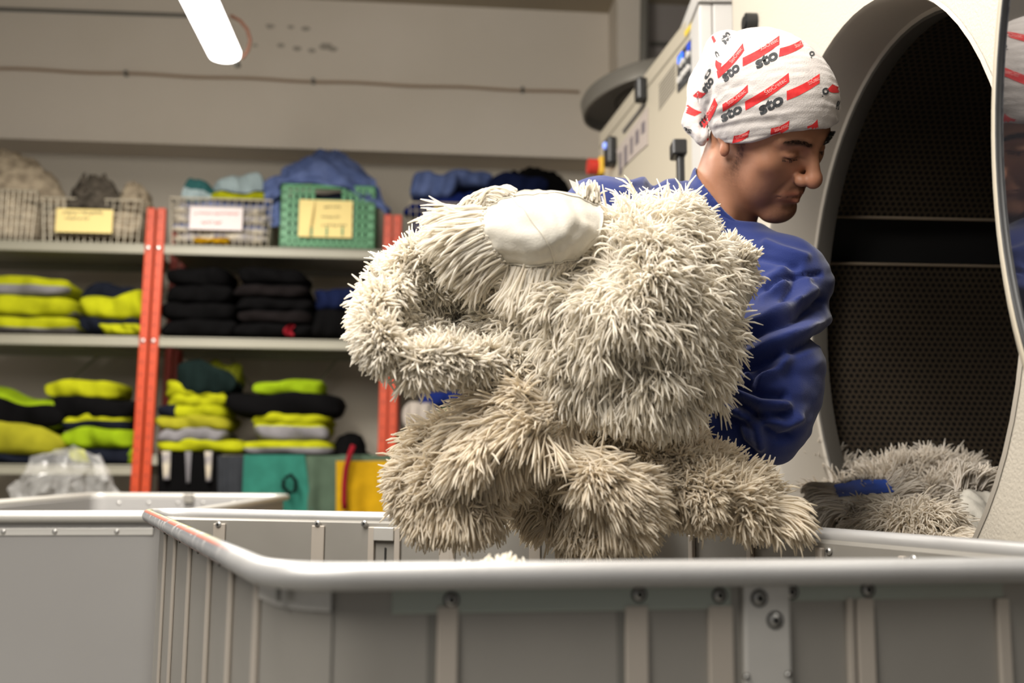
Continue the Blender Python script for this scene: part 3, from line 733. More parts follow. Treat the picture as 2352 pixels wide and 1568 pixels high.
# grey dish-shaped hood behind the control cabinet
hc = P(1478, 222, 3.5)
hd = thing('extractor_hood', 'round grey dish-shaped hood hanging behind the control cabinet', 'hood', hc)
ax = unit(np.array([-.20, .08, .95]))       # dish axis (tilted, we see its underside)
e1 = unit(np.cross(ax, UY)); e2 = np.cross(ax, e1)
prof = [(r_*1.12, h_) for r_, h_ in [(.0, .062), (.06, .06), (.12, .05), (.200, .032), (.207, .02), (.207, -.03), (.199, -.032), (.194, .0), (.12, .024), (.0, .03)]]
n = 48; V = [hc+(e1*cos(2*pi*k/n)+e2*sin(2*pi*k/n))*r+ax*h for (r, h) in prof for k in range(n)]
F = [(i*n+k, i*n+(k+1) % n, (i+1)*n+(k+1) % n, (i+1)*n+k) for i in range(len(prof)-1) for k in range(n)]
obj('shade', V, F, new_mat('hood_grey', lin(132, 128, 120), .4, .2), hd, auto=40)
m = MB(); m.tube([hc+ax*.05, hc+ax*.05+np.array([.02, .05, .12]), np.array([hc[0]+.03, hc[1]+.08, zc-.002])], .016, 12); m.build('stem', M['grey_metal'], hd, smooth=True)
m = MB(); pts = [hc+(e1*cos(a)+e2*sin(a))*.105+ax*(-.002) for a in np.linspace(0, 2*pi, 33)[:-1]]; m.tube(pts, .004, 6, closed=True); m.build('inner_ring', M['black'], hd, smooth=True)
# small black bracket sticking up behind the shoulder
bk = P(1566, 345, 2.0)
br = thing('black_bracket', 'small black metal bracket showing between the shoulder and the beige cabinet', 'bracket', bk*[1, 1, 0])
m = MB(); m.box(bk+[-.018, 0, -.008], [.03, 0, 0], [0, .05, 0], [0, 0, .034], bev=.004); m.build('head', M['black'], br)
m = MB(); m.box(np.array([bk[0]-.006, bk[1]+.01, 0.0]), [.014, 0, 0], [0, .03, 0], [0, 0, bk[2]], bev=.003); m.build('stand', M['black'], br)
# ------------------------------------------------------------------ garments and baskets on the shelves
cl = {}
def cloth(name, c, c2=None, ns=14):
    if name not in cl: cl[name] = new_mat('cloth_'+name, c, .9, spec=.08, noise=(ns, .7, c2 or tuple(x*.75 for x in c)), bump=(90, .3))
    return cl[name]
YEL = cloth('hi_vis_yellow', lin(158, 160, 20), lin(138, 140, 17)); LIM = cloth('lime', lin(126, 150, 18)); OLV = cloth('olive_yellow', lin(120, 124, 30))
NAV = cloth('navy', lin(20, 23, 33)); BLK = cloth('black', (.0022, .002, .0022)); GRY = cloth('reflective_grey', lin(122, 119, 121)); NVB = cloth('navy_blue', lin(18, 26, 56))
CHA = cloth('charcoal', lin(52, 54, 58)); DGR = cloth('dark_green', lin(16, 28, 26)); BLU = cloth('work_blue', lin(92, 106, 148), lin(66, 80, 120)); RBL = cloth('royal_blue', lin(24, 38, 98))
TEA = cloth('teal', lin(48, 112, 97)); SAG = cloth('sage', lin(78, 94, 78)); MUS = cloth('mustard_yellow', lin(188, 146, 22)); RED = cloth('dark_red', lin(130, 26, 36)); RAG = cloth('beige_rag', lin(166, 152, 130), lin(112, 100, 84), 30)
RAGD = cloth('dark_rag', lin(84, 77, 68), lin(50, 46, 40), 30); CRM = cloth('cream', lin(196, 186, 168), lin(76, 80, 112), 26); LBL = cloth('pale_blue', lin(160, 176, 178)); 
def garment(name, label, cat, x0, x1, y0, y1, mats, group=None, v0=.03, dep=.30, fold=1, seed=0, split=None, slope=0, stripe=None, bulge=1.0, parent=None, sag=0.0):
    """folded cloth filling a pixel box on the rack; several soft layers, mats[0] main, others by layer or side"""
    r = np.random.RandomState(abs(seed+int(x0)*7+int(y0)))
    ua, zt = rk(x0, y0, v0); ub, zb_ = rk(x1, y1, v0); zt = rk((x0+x1)/2, y0, v0)[1]; zb_ = rk((x0+x1)/2, y1, v0)[1]
    w = ub-ua; h = zt-zb_; nx, nr = 26, 20; V = []; F = []; MI = []
    ph = r.rand(8)*6.28
    nd = 9
    # closed tube: section (depth,height) swept along u
    for i in range(nx+1):
        t = i/nx; endk = (1-abs(2*t-1)**7)**.5 if 0 < t < 1 else 0.0
        for k in range(nr):
            a = 2*pi*k/nr; cy, sy = cos(a), sin(a)
            sx = abs(cy)**.35*(1 if cy > 0 else -1); sz = abs(sy)**.55*(1 if sy > 0 else -1)
            yy = v0+dep/2-sx*dep/2*(.75+.25*endk)
            lay = 0.0
            if fold > 1 and cy > .2: lay = -.010*abs(math.cos(math.asin(max(-1, min(1, sy)))*fold))**.5
            zz = zb_+h/2+sz*h/2*(.35+.65*endk if True else 1)
            top = (sz+1)/2
            zz += top*h*(.10*sin(t*5+ph[0])+.05*sin(t*11+ph[1])+.06*sin(yy*30+ph[4]))*bulge + slope*(t-.5)*top*h + sag*sin(pi*t)*h*top
            yy += .008*sin(t*9+ph[2]+sz*2)+.005*sin(t*23+ph[3])-lay
            uu = ua+w*t+ .012*sin(a*2+ph[5])*(1 if 0 < i < nx else .4)
            V.append(RP(uu, yy, max(zz, zb_)))
    for i in range(nx):
        for k in range(nr):
            l = (k+1) % nr; F.append((i*nr+k, i*nr+l, (i+1)*nr+l, (i+1)*nr+k))
            am = (k+.5)/nr; mi_ = 0; sz = sin(2*pi*am)
            if stripe is not None and len(mats) > 1 and stripe[0] <= sz < stripe[1]: mi_ = 1
            if split is not None and len(mats) > 1 and (i+.5)/nx < split: mi_ = len(mats)-1
            if split is not None and split < 0 and (i+.5)/nx > 1+split: mi_ = len(mats)-1
            MI.append(mi_)
    F.append(tuple(range(nr))[::-1]); MI.append(0); F.append(tuple(nx*nr+k for k in range(nr))); MI.append(0)
    o = obj(name, V, F, mats, parent, smooth=True, mi=MI)
    if parent is None: tag(o, label, cat, group)
    return o
G_ = garment
gm = 'folded hi-vis garments'
# middle shelf, left bay
G_('folded_jacket', 'folded yellow hi-vis jacket with grey band, top of far left middle-shelf stack', 'jacket', -60, 151, 630, 678, [YEL, GRY], gm, stripe=(-.9, -.1), fold=1, bulge=.5)
G_('folded_jacket', 'puffy folded yellow hi-vis jacket in the middle of the far left middle-shelf stack', 'jacket', -60, 160, 676, 724, [YEL, GRY], gm, stripe=(-1, -.75), seed=2, bulge=.5)
G_('folded_jacket', 'folded yellow hi-vis jacket with grey hem at bottom of the far left middle-shelf stack', 'jacket', -60, 164, 723, 760, [YEL, GRY], gm, stripe=(-1, -.35), seed=3, bulge=.3)
G_('folded_jacket', 'black and yellow folded jacket on top of the middle-shelf stack beside the orange posts', 'jacket', 186, 300, 650, 690, [NAV, YEL], gm, stripe=(-1, -.5), seed=4, v0=.06)
G_('folded_trousers', 'bright yellow folded trousers in middle-shelf stack beside the orange posts', 'trousers', 182, 328, 672, 732, [YEL], gm, seed=5, slope=.25, v0=.02)
G_('folded_trousers', 'navy folded trousers below the yellow ones beside the orange posts', 'trousers', 180, 326, 722, 764, [NAV], gm, seed=6, v0=.04, bulge=.3)
G_('folded_shirt', 'small yellow folded shirt at shelf level beside the left orange posts', 'shirt', 230, 326, 742, 766, [YEL], gm, seed=7, v0=.01, dep=.1, bulge=.3)
# middle shelf, middle bay: black stacks
gb = 'folded black garments on the middle shelf'
lab_b = ['black folded jacket topmost in the stack right of the left posts', 'black folded jacket second in the stack right of the left posts', 'black folded jacket third in the stack right of the left posts', 'black folded jacket lowest in the stack right of the left posts']
for k, (y0, y1, x0, x1) in enumerate(((612, 655, 382, 520), (650, 695, 378, 530), (690, 735, 368, 535), (730, 772, 366, 540))):
    G_('folded_jacket', lab_b[k], 'jacket', x0, x1, y0, y1, [BLK, CHA], gb, seed=20+k, stripe=None, v0=.05, bulge=.5)
lab_c = ['black folded jacket topmost in the centre stack of the middle shelf', 'black folded jacket with faint grey band in the centre stack of the middle shelf', 'thick black folded jacket halfway down the centre stack of the middle shelf', 'black folded jacket with dull brown edge near the bottom of the centre stack', 'black folded jacket lowest in the centre stack of the middle shelf']
for k, (y0, y1, x0, x1) in enumerate(((612, 650, 545, 700), (648, 682, 535, 708), (680, 712, 540, 716), (708, 742, 545, 716), (738, 772, 535, 718))):
    G_('folded_jacket', lab_c[k], 'jacket', x0, x1, y0, y1, [BLK, cloth('brown_black', lin(24, 20, 20))], gb, seed=30+k, stripe=(-.6, .2) if k in (1, 3) else None, v0=.05, bulge=.5)
G_('folded_shirt', 'navy blue folded shirt on top of the right-hand dark stack of the middle shelf', 'shirt', 722, 840, 652, 712, [NVB], gb, seed=40, v0=.07)
G_('folded_jacket', 'black folded jacket under the navy blue shirt on the middle shelf', 'jacket', 716, 850, 706, 776, [BLK], gb, seed=41, v0=.05, bulge=.3)
o = G_('red_tag', 'small dark red strap end hanging at the centre black stack of middle shelf', 'strap', 658, 670, 745, 772, [RED], v0=.03, dep=.01, bulge=.1)
# lower shelf, left bay
G_('folded_trousers', 'navy folded trousers lying flat under the yellow heap at far left', 'trousers', -60, 130, 1040, 1066, [NAV], gm, seed=50, bulge=.3)
G_('work_jacket', 'large dull yellow jacket heaped at the far left of lower shelf', 'jacket', -60, 150, 976, 1046, [cloth('dull_yellow', lin(146, 142, 34))], gm, seed=51, slope=-.5, v0=.01)
G_('work_jacket', 'yellow and black jacket leaning over the heap at the far left', 'jacket', -60, 140, 900, 985, [LIM, BLK], gm, seed=52, slope=-.6, stripe=(-.8, .2), v0=.02)
G_('folded_jacket', 'yellow folded jacket topmost on the lower-shelf stack beside the left posts', 'jacket', 100, 262, 872, 916, [YEL], gm, seed=53, bulge=.8)
G_('folded_jacket', 'thick black folded jacket second in the lower-shelf stack beside the left posts', 'jacket', 108, 308, 908, 962, [BLK], gm, seed=54, v0=.02)
G_('folded_shirt', 'crumpled navy and yellow shirt in the middle of the lower-shelf stack by the left posts', 'shirt', 145, 295, 945, 990, [NAV, YEL, CRM], gm, seed=55, stripe=(.0, .7))
G_('folded_jacket', 'lime yellow folded jacket below the navy and yellow shirt by the left posts', 'jacket', 140, 300, 980, 1030, [LIM], gm, seed=56, v0=.01)
G_('folded_trousers', 'navy folded trousers at the bottom of the lower-shelf stack by the left posts', 'trousers', 150, 308, 1022, 1066, [NAV, YEL], gm, seed=57, split=.3, v0=.02)
G_('folded_shirt', 'small lime cloth end poking out beside the left orange posts', 'shirt', 290, 318, 1030, 1066, [LIM], gm, seed=58, dep=.1)
# lower shelf, middle bay
G_('knit_hat_pile', 'olive yellow cap lying behind the dark green bundle on the lower shelf', 'cap', 470, 548, 832, 890, [OLV], None, seed=60, v0=.15, dep=.15)
G_('bundled_trousers', 'dark green bundled trousers on top of the yellow stack right of the posts', 'trousers', 402, 538, 838, 908, [DGR], None, seed=61, v0=.01, slope=-.4, dep=.2)
ly = [(868, 915, 376, 520, [YEL], None), (902, 936, 380, 516, [YEL], None), (924, 962, 362, 516, [YEL, NAV], .3), (950, 990, 354, 522, [cloth('dull_yellow', lin(146, 142, 34))], None), (980, 1018, 358, 516, [GRY], None), (1006, 1040, 354, 560, [YEL], None)]
lt = ['yellow folded shirt just under the dark green bundle', 'yellow folded shirt second from top of the stack under the dark green bundle', 'yellow folded trousers with a navy end, mid stack right of the left posts', 'dull yellow slumped trousers in the stack right of the left posts', 'silver grey reflective band of folded trousers right of the left posts', 'yellow folded jacket lowest in the stack right of the left posts']
for k, (y0, y1, x0, x1, ms, sp) in enumerate(ly):
    G_('folded_shirt' if k < 2 else 'folded_trousers' if k < 5 else 'folded_jacket', lt[k], 'shirt' if k < 2 else 'trousers' if k < 5 else 'jacket', x0, x1, y0, y1, ms, gm, seed=62+k, split=sp, slope=.15*(k == 3), bulge=.5, v0=.02-.002*k)
G_('folded_jacket', 'lime folded jacket topmost on the centre stack of the lower shelf', 'jacket', 580, 738, 872, 908, [LIM, NAV], gm, seed=70, v0=.02)
G_('puffer_jacket', 'puffy black jacket spread over the centre stack of the lower shelf', 'jacket', 518, 782, 898, 958, [BLK], None, seed=71, v0=.0, slope=-.2)
G_('folded_shirt', 'yellow folded shirt directly under the puffy black jacket', 'shirt', 578, 758, 946, 976, [YEL], gm, seed=72, v0=.01)
G_('folded_vest', 'yellow and grey folded vest in the centre stack of the lower shelf', 'vest', 582, 752, 968, 1014, [YEL, GRY], gm, seed=73, stripe=(-1, .25), v0=.0, bulge=.5)
G_('folded_vest', 'yellow and grey folded vest lowest in the centre stack of the lower shelf', 'vest', 555, 764, 1010, 1046, [YEL, GRY], gm, seed=74, stripe=(-1, -.1), v0=-.01, bulge=.4)
# black beanie
u, z = rk(800, 1045, .06); nb = 16; V = []; F = []
prof = [(.088, 0), (.09, .012), (.07, .02), (.068, .05), (.05, .082), (.02, .092), (.0, .093)]
for (r_, h_) in prof:
    for k in range(nb): V.append(RP(u+r_*cos(2*pi*k/nb)*(1+.05*sin(k*2.)), .12+r_*.9*sin(2*pi*k/nb), Z3b+.001+h_*(1+.08*sin(k*1.3))))
F = [(i*nb+k, i*nb+(k+1) % nb, (i+1)*nb+(k+1) % nb, (i+1)*nb+k) for i in range(len(prof)-1) for k in range(nb)]
tag(obj('brimmed_cap', V, F, BLK, smooth=True), 'round black cap on the lower shelf right of the yellow and grey stack', 'cap')
# things hanging over the lowest shelf edge
def drape(name, label, cat, x0, x1, y0, y1, mat, v=-.03, seed=0, amp=.010, th=.006, skew=0, taper=0, group=None):
    r = np.random.RandomState(seed); ph = r.rand(6)*6.28; nx, nz = 22, 14
    def pt(i, j, o_):
        t, q = i/nx, j/nz; a, b_ = rk(x0+(x1-x0)*t+skew*q+taper*q*(t-.5)*2, y0+(y1-y0)*q, v)
        w = v-amp*(.3+q)*(sin(t*9+ph[0]+q)+.5*sin(t*19+ph[1]))-o_
        return RP(a, w, b_)
    V = [pt(i, j, 0) for i in range(nx+1) for j in range(nz+1)]+[pt(i, j, -th) for i in range(nx+1) for j in range(nz+1)]
    # fold back over the shelf
    n1 = (nx+1)*(nz+1); F = []
    for i in range(nx):
        for j in range(nz):
            a = i*(nz+1)+j; q = (a, a+nz+1, a+nz+2, a+1); F.append(q); F.append(tuple(n1+k for k in q[::-1]))
    for i in range(nx):
        a = i*(nz+1); F.append((a, n1+a, n1+a+nz+1, a+nz+1)); a += nz; F.append((a, a+nz+1, n1+a+nz+1, n1+a))
    for j in range(nz):
        F.append((j, j+1, n1+j+1, n1+j)); a = nx*(nz+1)+j; F.append((a, n1+a, n1+a+1, a+1))
    b0 = len(V)
    for i in range(nx+1):
        p = (V[i*(nz+1)]-O_R); V.append(RP(p@UX, .12, V[i*(nz+1)][2]+.002)); V.append(RP(p@UX, .12, V[i*(nz+1)][2]+.002-.004))
    for i in range(nx):
        F.append((i*(nz+1), (i+1)*(nz+1), b0+2*(i+1), b0+2*i)); F.append((b0+2*i+1, b0+2*i+3, n1+(i+1)*(nz+1), n1+i*(nz+1))); F.append((b0+2*i, b0+2*i+2, b0+2*i+3, b0+2*i+1))
    o = obj(name, V, F, mat, smooth=True); return tag(o, label, cat, group)
drape('hanging_trousers', 'black trousers hanging over the lowest shelf edge right of the left posts', 'trousers', 362, 505, 1040, 1215, BLK, seed=1)
for k, (x0, x1) in enumerate(((372, 392), (425, 440), (470, 488))):
    drape('glove', ['leftmost', 'middle', 'rightmost'][k]+' pale grey glove tip hanging in front of the black trousers', 'glove', x0, x1, 1036, 1040+[62, 70, 66][k], CRM if k != 1 else GRY, v=-.05, seed=5+k, amp=.004, taper=-4)
drape('hanging_cloth', 'charcoal cloth hanging over the shelf edge left of the teal apron', 'cloth', 500, 566, 1046, 1215, CHA, seed=2)
drape('hanging_apron', 'teal apron hanging over the lowest shelf edge', 'apron', 560, 700, 1044, 1215, TEA, v=-.04, seed=3, taper=16, skew=6)
drape('hanging_cloth', 'sage green cloth hanging between the teal apron and the mustard cloth', 'cloth', 694, 800, 1046, 1215, SAG, v=-.03, seed=4, taper=6)
drape('hanging_cloth', 'mustard yellow cloth hanging over the lowest shelf edge', 'cloth', 772, 920, 1058, 1215, MUS, v=-.05, seed=6)
drape('hanging_cloth', 'thin sage green strip of cloth on the shelf edge above the mustard cloth', 'cloth', 780, 925, 1044, 1062, SAG, v=-.045, seed=7, amp=.003)
m = MB(); pts = []
for x, y in ((812, 1022), (803, 1045), (795, 1075), (791, 1110), (790, 1150), (792, 1170)):
    u, z = rk(x, y, -.085); pts.append(RP(u, -.085, z))
m.tube(pts, .011, 8); o = m.build('strap', RED, smooth=True); tag(o, 'dark red strap hanging in front of the mustard yellow cloth', 'strap')
m = MB(); pts = []
for x, y in ((655, 1098), (668, 1090), (680, 1105), (678, 1128), (664, 1132), (650, 1118), (652, 1100)):
    u, z = rk(x, y, -.075); pts.append(RP(u, -.075, z))
m.tube(pts, .007, 8); tag(m.build('hook_loop', BLK, smooth=True), 'black cord loop hanging in front of the teal apron', 'cord')
# right bay lower shelf
G_('folded_cloth', 'royal blue cloth seen in the gap under the held mops at right bay', 'cloth', 965, 1110, 898, 935, [RBL], seed=80)
G_('net_bag', 'beige net laundry bag on the lower shelf right of the second posts', 'bag', 925, 1010, 925, 992, [cloth('net_beige', lin(176, 166, 156))], seed=81, v0=.02)
G_('folded_cloth', 'green folded cloth beside the beige net bag', 'cloth', 1004, 1110, 935, 1000, [cloth('leaf_green', lin(66, 108, 52))], seed=82)
G_('plastic_tray', 'dark green low tray under the beige net bag', 'tray', 908, 1060, 990, 1046, [M['green']], seed=83, bulge=.05)
# ---- wire baskets
def wire_basket(label, x0, x1, y0, y1, tap=.012, dep=.3, group='wire baskets on the top shelf', nx=14, nz=6):
    ua, zb_ = rk(x0, y1, 0.03); ub, zt = rk(x1, y0, .03); zb_ = Z1+.002
    t = thing('wire_basket', label, 'basket', RP((ua+ub)/2, .03+dep/2, zb_), YAW, group)
    m = MB(); v0 = .03; wr = .0016
    def pt(u, v, q):      # q 0 bottom .. 1 top
        k = 1-tap*2*(1-q)/(ub-ua); cu = (ua+ub)/2; cv = v0+dep/2
        return RP(cu+(u-cu)*k, cv+(v-cv)*k, zb_+.003+(zt-zb_)*q)
    for i in range(nx+1):
        u = ua+(ub-ua)*i/nx; m.tube([pt(u, v0, 1), pt(u, v0, 0), pt(u, v0+dep, 0), pt(u, v0+dep, 1)], wr, 5)
    for i in range(1, 8):
        v = v0+dep*i/8; m.tube([pt(ua, v, 1), pt(ua, v, 0), pt(ub, v, 0), pt(ub, v, 1)], wr, 5)
    for j in range(nz):
        q = j/nz; m.tube([pt(ua, v0, q), pt(ub, v0, q), pt(ub, v0+dep, q), pt(ua, v0+dep, q)], wr, 5, closed=True)
    m.build('wire_mesh', M['wire'], t)
    m = MB(); m.tube([pt(ua, v0, 1), pt(ub, v0, 1), pt(ub, v0+dep, 1), pt(ua, v0+dep, 1)], .004, 8, closed=True); m.build('rim', M['wire'], t)
    return t, (ua, ub, zb_, zt)
def heap(name, label, cat, x0, x1, y0, y1, mat, v0=.05, dep=.26, seed=0, pk=.5, group=None, rough_=.12, zbase=None, power=1.6):
    """soft irregular pile of cloth"""
    ua, zt = rk(x0, y0, v0); ub, _ = rk(x1, y0, v0); zb_ = rk((x0+x1)/2, y1, v0)[1] if zbase is None else zbase
    n, k_ = 48, 30; th = np.linspace(0, pi/2, k_); V = []
    for i in range(k_):
        for j in range(n):
            a = 2*pi*j/n; ct = cos(th[i])**.8; x = ct*cos(a); y = ct*sin(a); z = sin(th[i])**.9
            uu = (ua+ub)/2+x*(ub-ua)/2+z**power*(pk-.5)*(ub-ua); V.append([uu, v0+dep/2+y*dep/2, zb_+(zt-zb_)*z])
    V = np.array(V); nz_ = vnoise(V, 9, seed)+.8*vnoise(V, 24, seed+1); V[:, 2] += nz_*rough_*(zt-zb_)*np.clip((V[:, 2]-zb_)/(zt-zb_), 0, 1); V[:, 0] += vnoise(V, 12, seed+2)*rough_*.06; V[:, 1] += (vnoise(V, 12, seed+3)+vnoise(V, 26, seed+4))*rough_*.08
    V[:, 2] = np.maximum(V[:, 2], zb_)
    W = np.array([RP(*v) for v in V]); F = [(i*n+j, i*n+(j+1) % n, (i+1)*n+(j+1) % n, (i+1)*n+j) for i in range(k_-1) for j in range(n)]; F.append(tuple(range(n))[::-1])
    return tag(obj(name, W, F, mat, smooth=True), label, cat, group)
wire_basket('wire basket at the far left of the top shelf, filled with beige rags', -110, 84, 440, 546)
G_('rag_bundle', 'beige rags packed inside the far left wire basket', 'rags', -100, 74, 450, 544, [RAG], 'rag piles', seed=90, fold=3, v0=.045, dep=.26)
heap('rag_pile', 'tall heap of beige rags rising above the far left wire basket', 'rags', -120, 140, 330, 452, RAG, seed=3, pk=.36, group='rag piles', rough_=.10, power=1.0)
wire_basket('wire basket with rags and a yellow sign, left of the orange posts', 92, 326, 462, 548)
G_('rag_bundle', 'beige rags packed inside the wire basket with the yellow sign', 'rags', 102, 316, 468, 544, [RAG], 'rag piles', seed=91, fold=3, v0=.045, dep=.26)
heap('rag_pile', 'dark brown-grey rag hanging over the front of the basket with the yellow sign', 'rags', 142, 268, 398, 478, RAGD, v0=.0, dep=.2, seed=5, group='rag piles', rough_=.2)
heap('rag_pile', 'small beige rag peak at the right of the basket with the yellow sign', 'rags', 262, 340, 412, 478, RAG, v0=.06, dep=.2, seed=6, pk=.4, group='rag piles', rough_=.15)
def sign(name, label, x0, x1, y0, y1, mat, lines, ink, v=.018, curl=False, parent=None):
    a, zt = rk(x0, y0, v); b_, zb_ = rk(x1, y1, v); zb_ = rk(x0, y1, v)[1]
    t = thing(name, label, 'sign', RP((a+b_)/2, v, zb_), YAW, 'paper signs on the baskets')
    m = MB(); m.box(RP(a, v, zb_), UX*(b_-a), UY*.0015, UZ*(zt-zb_)); m.build('sheet', mat, t)
    for (xs, xe, yy, hh, seed) in lines:
        r = np.random.RandomState(seed); m = MB(); x = xs
        while x < xe:                                     # handwriting: short separate strokes
            w_ = 3+4*r.rand(); q = [rk(x, yy+hh*r.rand(), v-.002), rk(x+w_*.5, yy-hh*.2*r.rand(), v-.002), rk(x+w_, yy+hh*r.rand(), v-.002)]
            m.tube([RP(u_, v-.0015, z_) for u_, z_ in q], .0018, 4); x += w_+1.5+2.5*(r.rand() > .8)
        m.build('handwriting', ink, t)
    if curl:
        m = MB(); nn = 10
        G = []
        for i in range(nn+1):
            f = i/nn; row = []
            for (x, y) in ((x0+22-14*f*0+14*(1-f), y0+2+ (y1-y0)*f), (x0+2, y0+(y1-y0)*f)):
                u_, z_ = rk(x, y, v); row.append(RP(u_, v-.004-(.012*sin(pi*f) if x > x0+5 else 0), z_))
            G.append(row)
        m.grid(G); m.build('curled_edge', mat, t)
    return t
sign('paper_sign', 'yellow paper sign on the wire basket left of the orange posts', 130, 257, 478, 532, M['paper_y'], [(145, 235, 486, 8, 1), (150, 205, 500, 5, 9)], M['ink'], v=-.012)
wire_basket('wire basket stuffed with striped cloths, between the orange posts and green crate', 386, 624, 462, 560)
for k, (y0, y1) in enumerate(((462, 490), (484, 512), (508, 536), (532, 558))):
    G_('folded_cloth', ['cream striped folded cloth topmost inside the basket with the white sign', 'cream striped folded cloth second inside the basket with the white sign', 'cream striped folded cloth third inside the basket with the white sign', 'cream striped folded cloth lowest inside the basket with the white sign'][k], 'cloth', 394, 612, y0, y1, [CRM, cloth('stripe_blue', lin(120, 124, 150))], 'cloths in the basket with the white sign', seed=95+k, stripe=(.1, .5) if k % 2 == 0 else None, v0=.045, dep=.26, bulge=.6)
for k, (x0, x1) in enumerate(((448, 478), (484, 522))):
    G_('yellow_cloth', ['left', 'right'][k]+' bit of yellow cloth poking through the bottom of the basket with the white sign', 'cloth', x0, x1, 545, 557, [MUS], seed=99+k, v0=.02, dep=.03, bulge=.2)
sign('paper_sign', 'white paper sign with red handwriting on the basket of striped cloths', 437, 556, 474, 526, M['paper_w'], [(447, 545, 489, 5, 3), (462, 508, 509, 6, 4)], M['ink_r'], v=.014)
G_('folded_cloth', 'teal and blue cloth lying slanted on the basket with the white sign', 'cloth', 420, 500, 418, 462, [cloth('teal_dark', lin(50, 96, 96)), LBL], None, seed=101, slope=-.9, v0=.08, stripe=(-1, -.1), dep=.2)
G_('folded_cloth', 'pale blue cloth on top of the basket with the white sign', 'cloth', 490, 602, 402, 450, [LBL], None, seed=102, slope=.8, v0=.10, dep=.2)
G_('folded_cloth', 'yellow and navy cloth under the pale blue cloth on the white sign basket', 'cloth', 480, 610, 436, 466, [NAV, YEL], None, seed=103, v0=.06, stripe=(-.4, .3), dep=.2)
# ---- green crate
ua, _ = rk(641, 560, .0); ub, _ = rk(860, 560, .0); zt = rk(750, 424, 0)[1]
cr = thing('plastic_crate', 'green plastic crate with a yellow paper note on the top shelf', 'crate', RP((ua+ub)/2, .15, Z1), YAW)
m = MB(); z0 = Z1+.002; H_ = zt-z0; DC = .32; tk = .008
def crate_wall(o_, ax_, L, nrm, hole=True):
    """lattice wall: frame, lattice bars"""
    m.box(o_, ax_*L, nrm*tk, UZ*.022, bev=.002); m.box(o_+UZ*(H_-.018), ax_*L, nrm*(tk+.004), UZ*.018, bev=.003)
    m.box(o_, ax_*.022, nrm*tk, UZ*H_, bev=.003); m.box(o_+ax_*(L-.022), ax_*.022, nrm*tk, UZ*H_, bev=.003)
    nb_ = max(6, int(L/.026))
    for i in range(1, nb_):
        s = L*i/nb_
        if hole and abs(s-L/2) < .055: m.box(o_+ax_*(s-.008), ax_*.016, nrm*tk*.8, UZ*(H_-.075))
        else: m.box(o_+ax_*(s-.008), ax_*.016, nrm*tk*.8, UZ*(H_-.01))
    for j in range(1, 7):
        z = H_*j/7
        if hole and z > H_-.06: 
            m.box(o_+UZ*(z-.004), ax_*(L/2-.055), nrm*tk*.7, UZ*.012); m.box(o_+ax_*(L/2+.055)+UZ*(z-.004), ax_*(L/2-.055), nrm*tk*.7, UZ*.012); continue
        m.box(o_+UZ*(z-.006), ax_*L, nrm*tk*.7, UZ*.016)
    if hole: m.box(o_+ax_*(L/2-.06)+UZ*(H_-.075), ax_*.12, nrm*tk, UZ*.012)
crate_wall(RP(ua, .0, z0), UX, ub-ua, UY); crate_wall(RP(ua, DC, z0), UX, ub-ua, -UY, False)
crate_wall(RP(ua, 0, z0), UY, DC, UX, False); crate_wall(RP(ub, 0, z0), UY, DC, -UX, False)
m.box(RP(ua, 0, z0), UX*(ub-ua), UY*DC, UZ*.006); m.build('crate_body', M['green'], cr)
m = MB(); m.box(RP(ua+.012, .014, z0+.008), UX*(ub-ua-.024), UY*.26, UZ*(H_-.05)); 
G_('folded_cloth', 'navy clothes filling the inside of the green crate', 'cloth', 650, 851, 436, 556, [NAV], None, seed=110, v0=.025, dep=.26, bulge=.2)
sign('paper_note', 'creased yellow paper note with three slots on the green crate', 688, 808, 458, 543, M['paper_y'], [(745, 778, 474, 4, 5), (738, 778, 497, 4, 6), (740, 790, 516, 4, 7)], M['ink'], v=-.014, curl=True)
for x in (715, 750, 786):
    a, z = rk(x, 528, -.02); m = MB(); m.box(RP(a-.004, -.018, rk(x, 541, -.018)[1]), UX*.008, UY*.004, UZ*.036); tag(m.build('crate_lattice_tip', M['green']), 'green plastic lattice tip showing through the %s slot of the yellow note' % {715: 'left', 750: 'middle', 786: 'right'}[x], 'crate clip')
# blue work clothes over the crate: one rounded sheet with a sleeve hanging right
def pxpatch(name, label, cat, rows, mat, th=.02, group=None, seed=0, amp=.008, nu=34, nv=26, fr=10, conv=None):
    G = patch([[RP(*((lambda a: (a[0], v, a[1]))(rk(x, y, v)))) for (x, y, v) in r] for r in rows], nu, nv)
    Q = G.reshape(-1, 3); du = np.gradient(G, axis=0); dv = np.gradient(G, axis=1); N = np.cross(du, dv).reshape(-1, 3); N /= np.linalg.norm(N, axis=1)[:, None]+1e-9
    if (N@UY).mean() > 0: N = -N
    Q = Q+N*(amp*(vnoise(Q, fr, seed)+.5*vnoise(Q, fr*2.3, seed+5)))[:, None]
    m = MB(); a, b_ = nu, nv; B = Q-N*th
    F = [(i*b_+j, i*b_+j+1, (i+1)*b_+j+1, (i+1)*b_+j) for i in range(a-1) for j in range(b_-1)]
    n = len(Q); F2 = F+[tuple(n+k for k in f[::-1]) for f in F]
    per = [i for i in range(b_)]+[i*b_+b_-1 for i in range(1, a)]+[(a-1)*b_+j for j in range(b_-2, -1, -1)]+[i*b_ for i in range(a-2, 0, -1)]
    F2 += [(per[k], per[(k+1) % len(per)], n+per[(k+1) % len(per)], n+per[k]) for k in range(len(per))]
    return tag(obj(name, np.concatenate([Q, B]), F2, mat, smooth=True), label, cat, group)
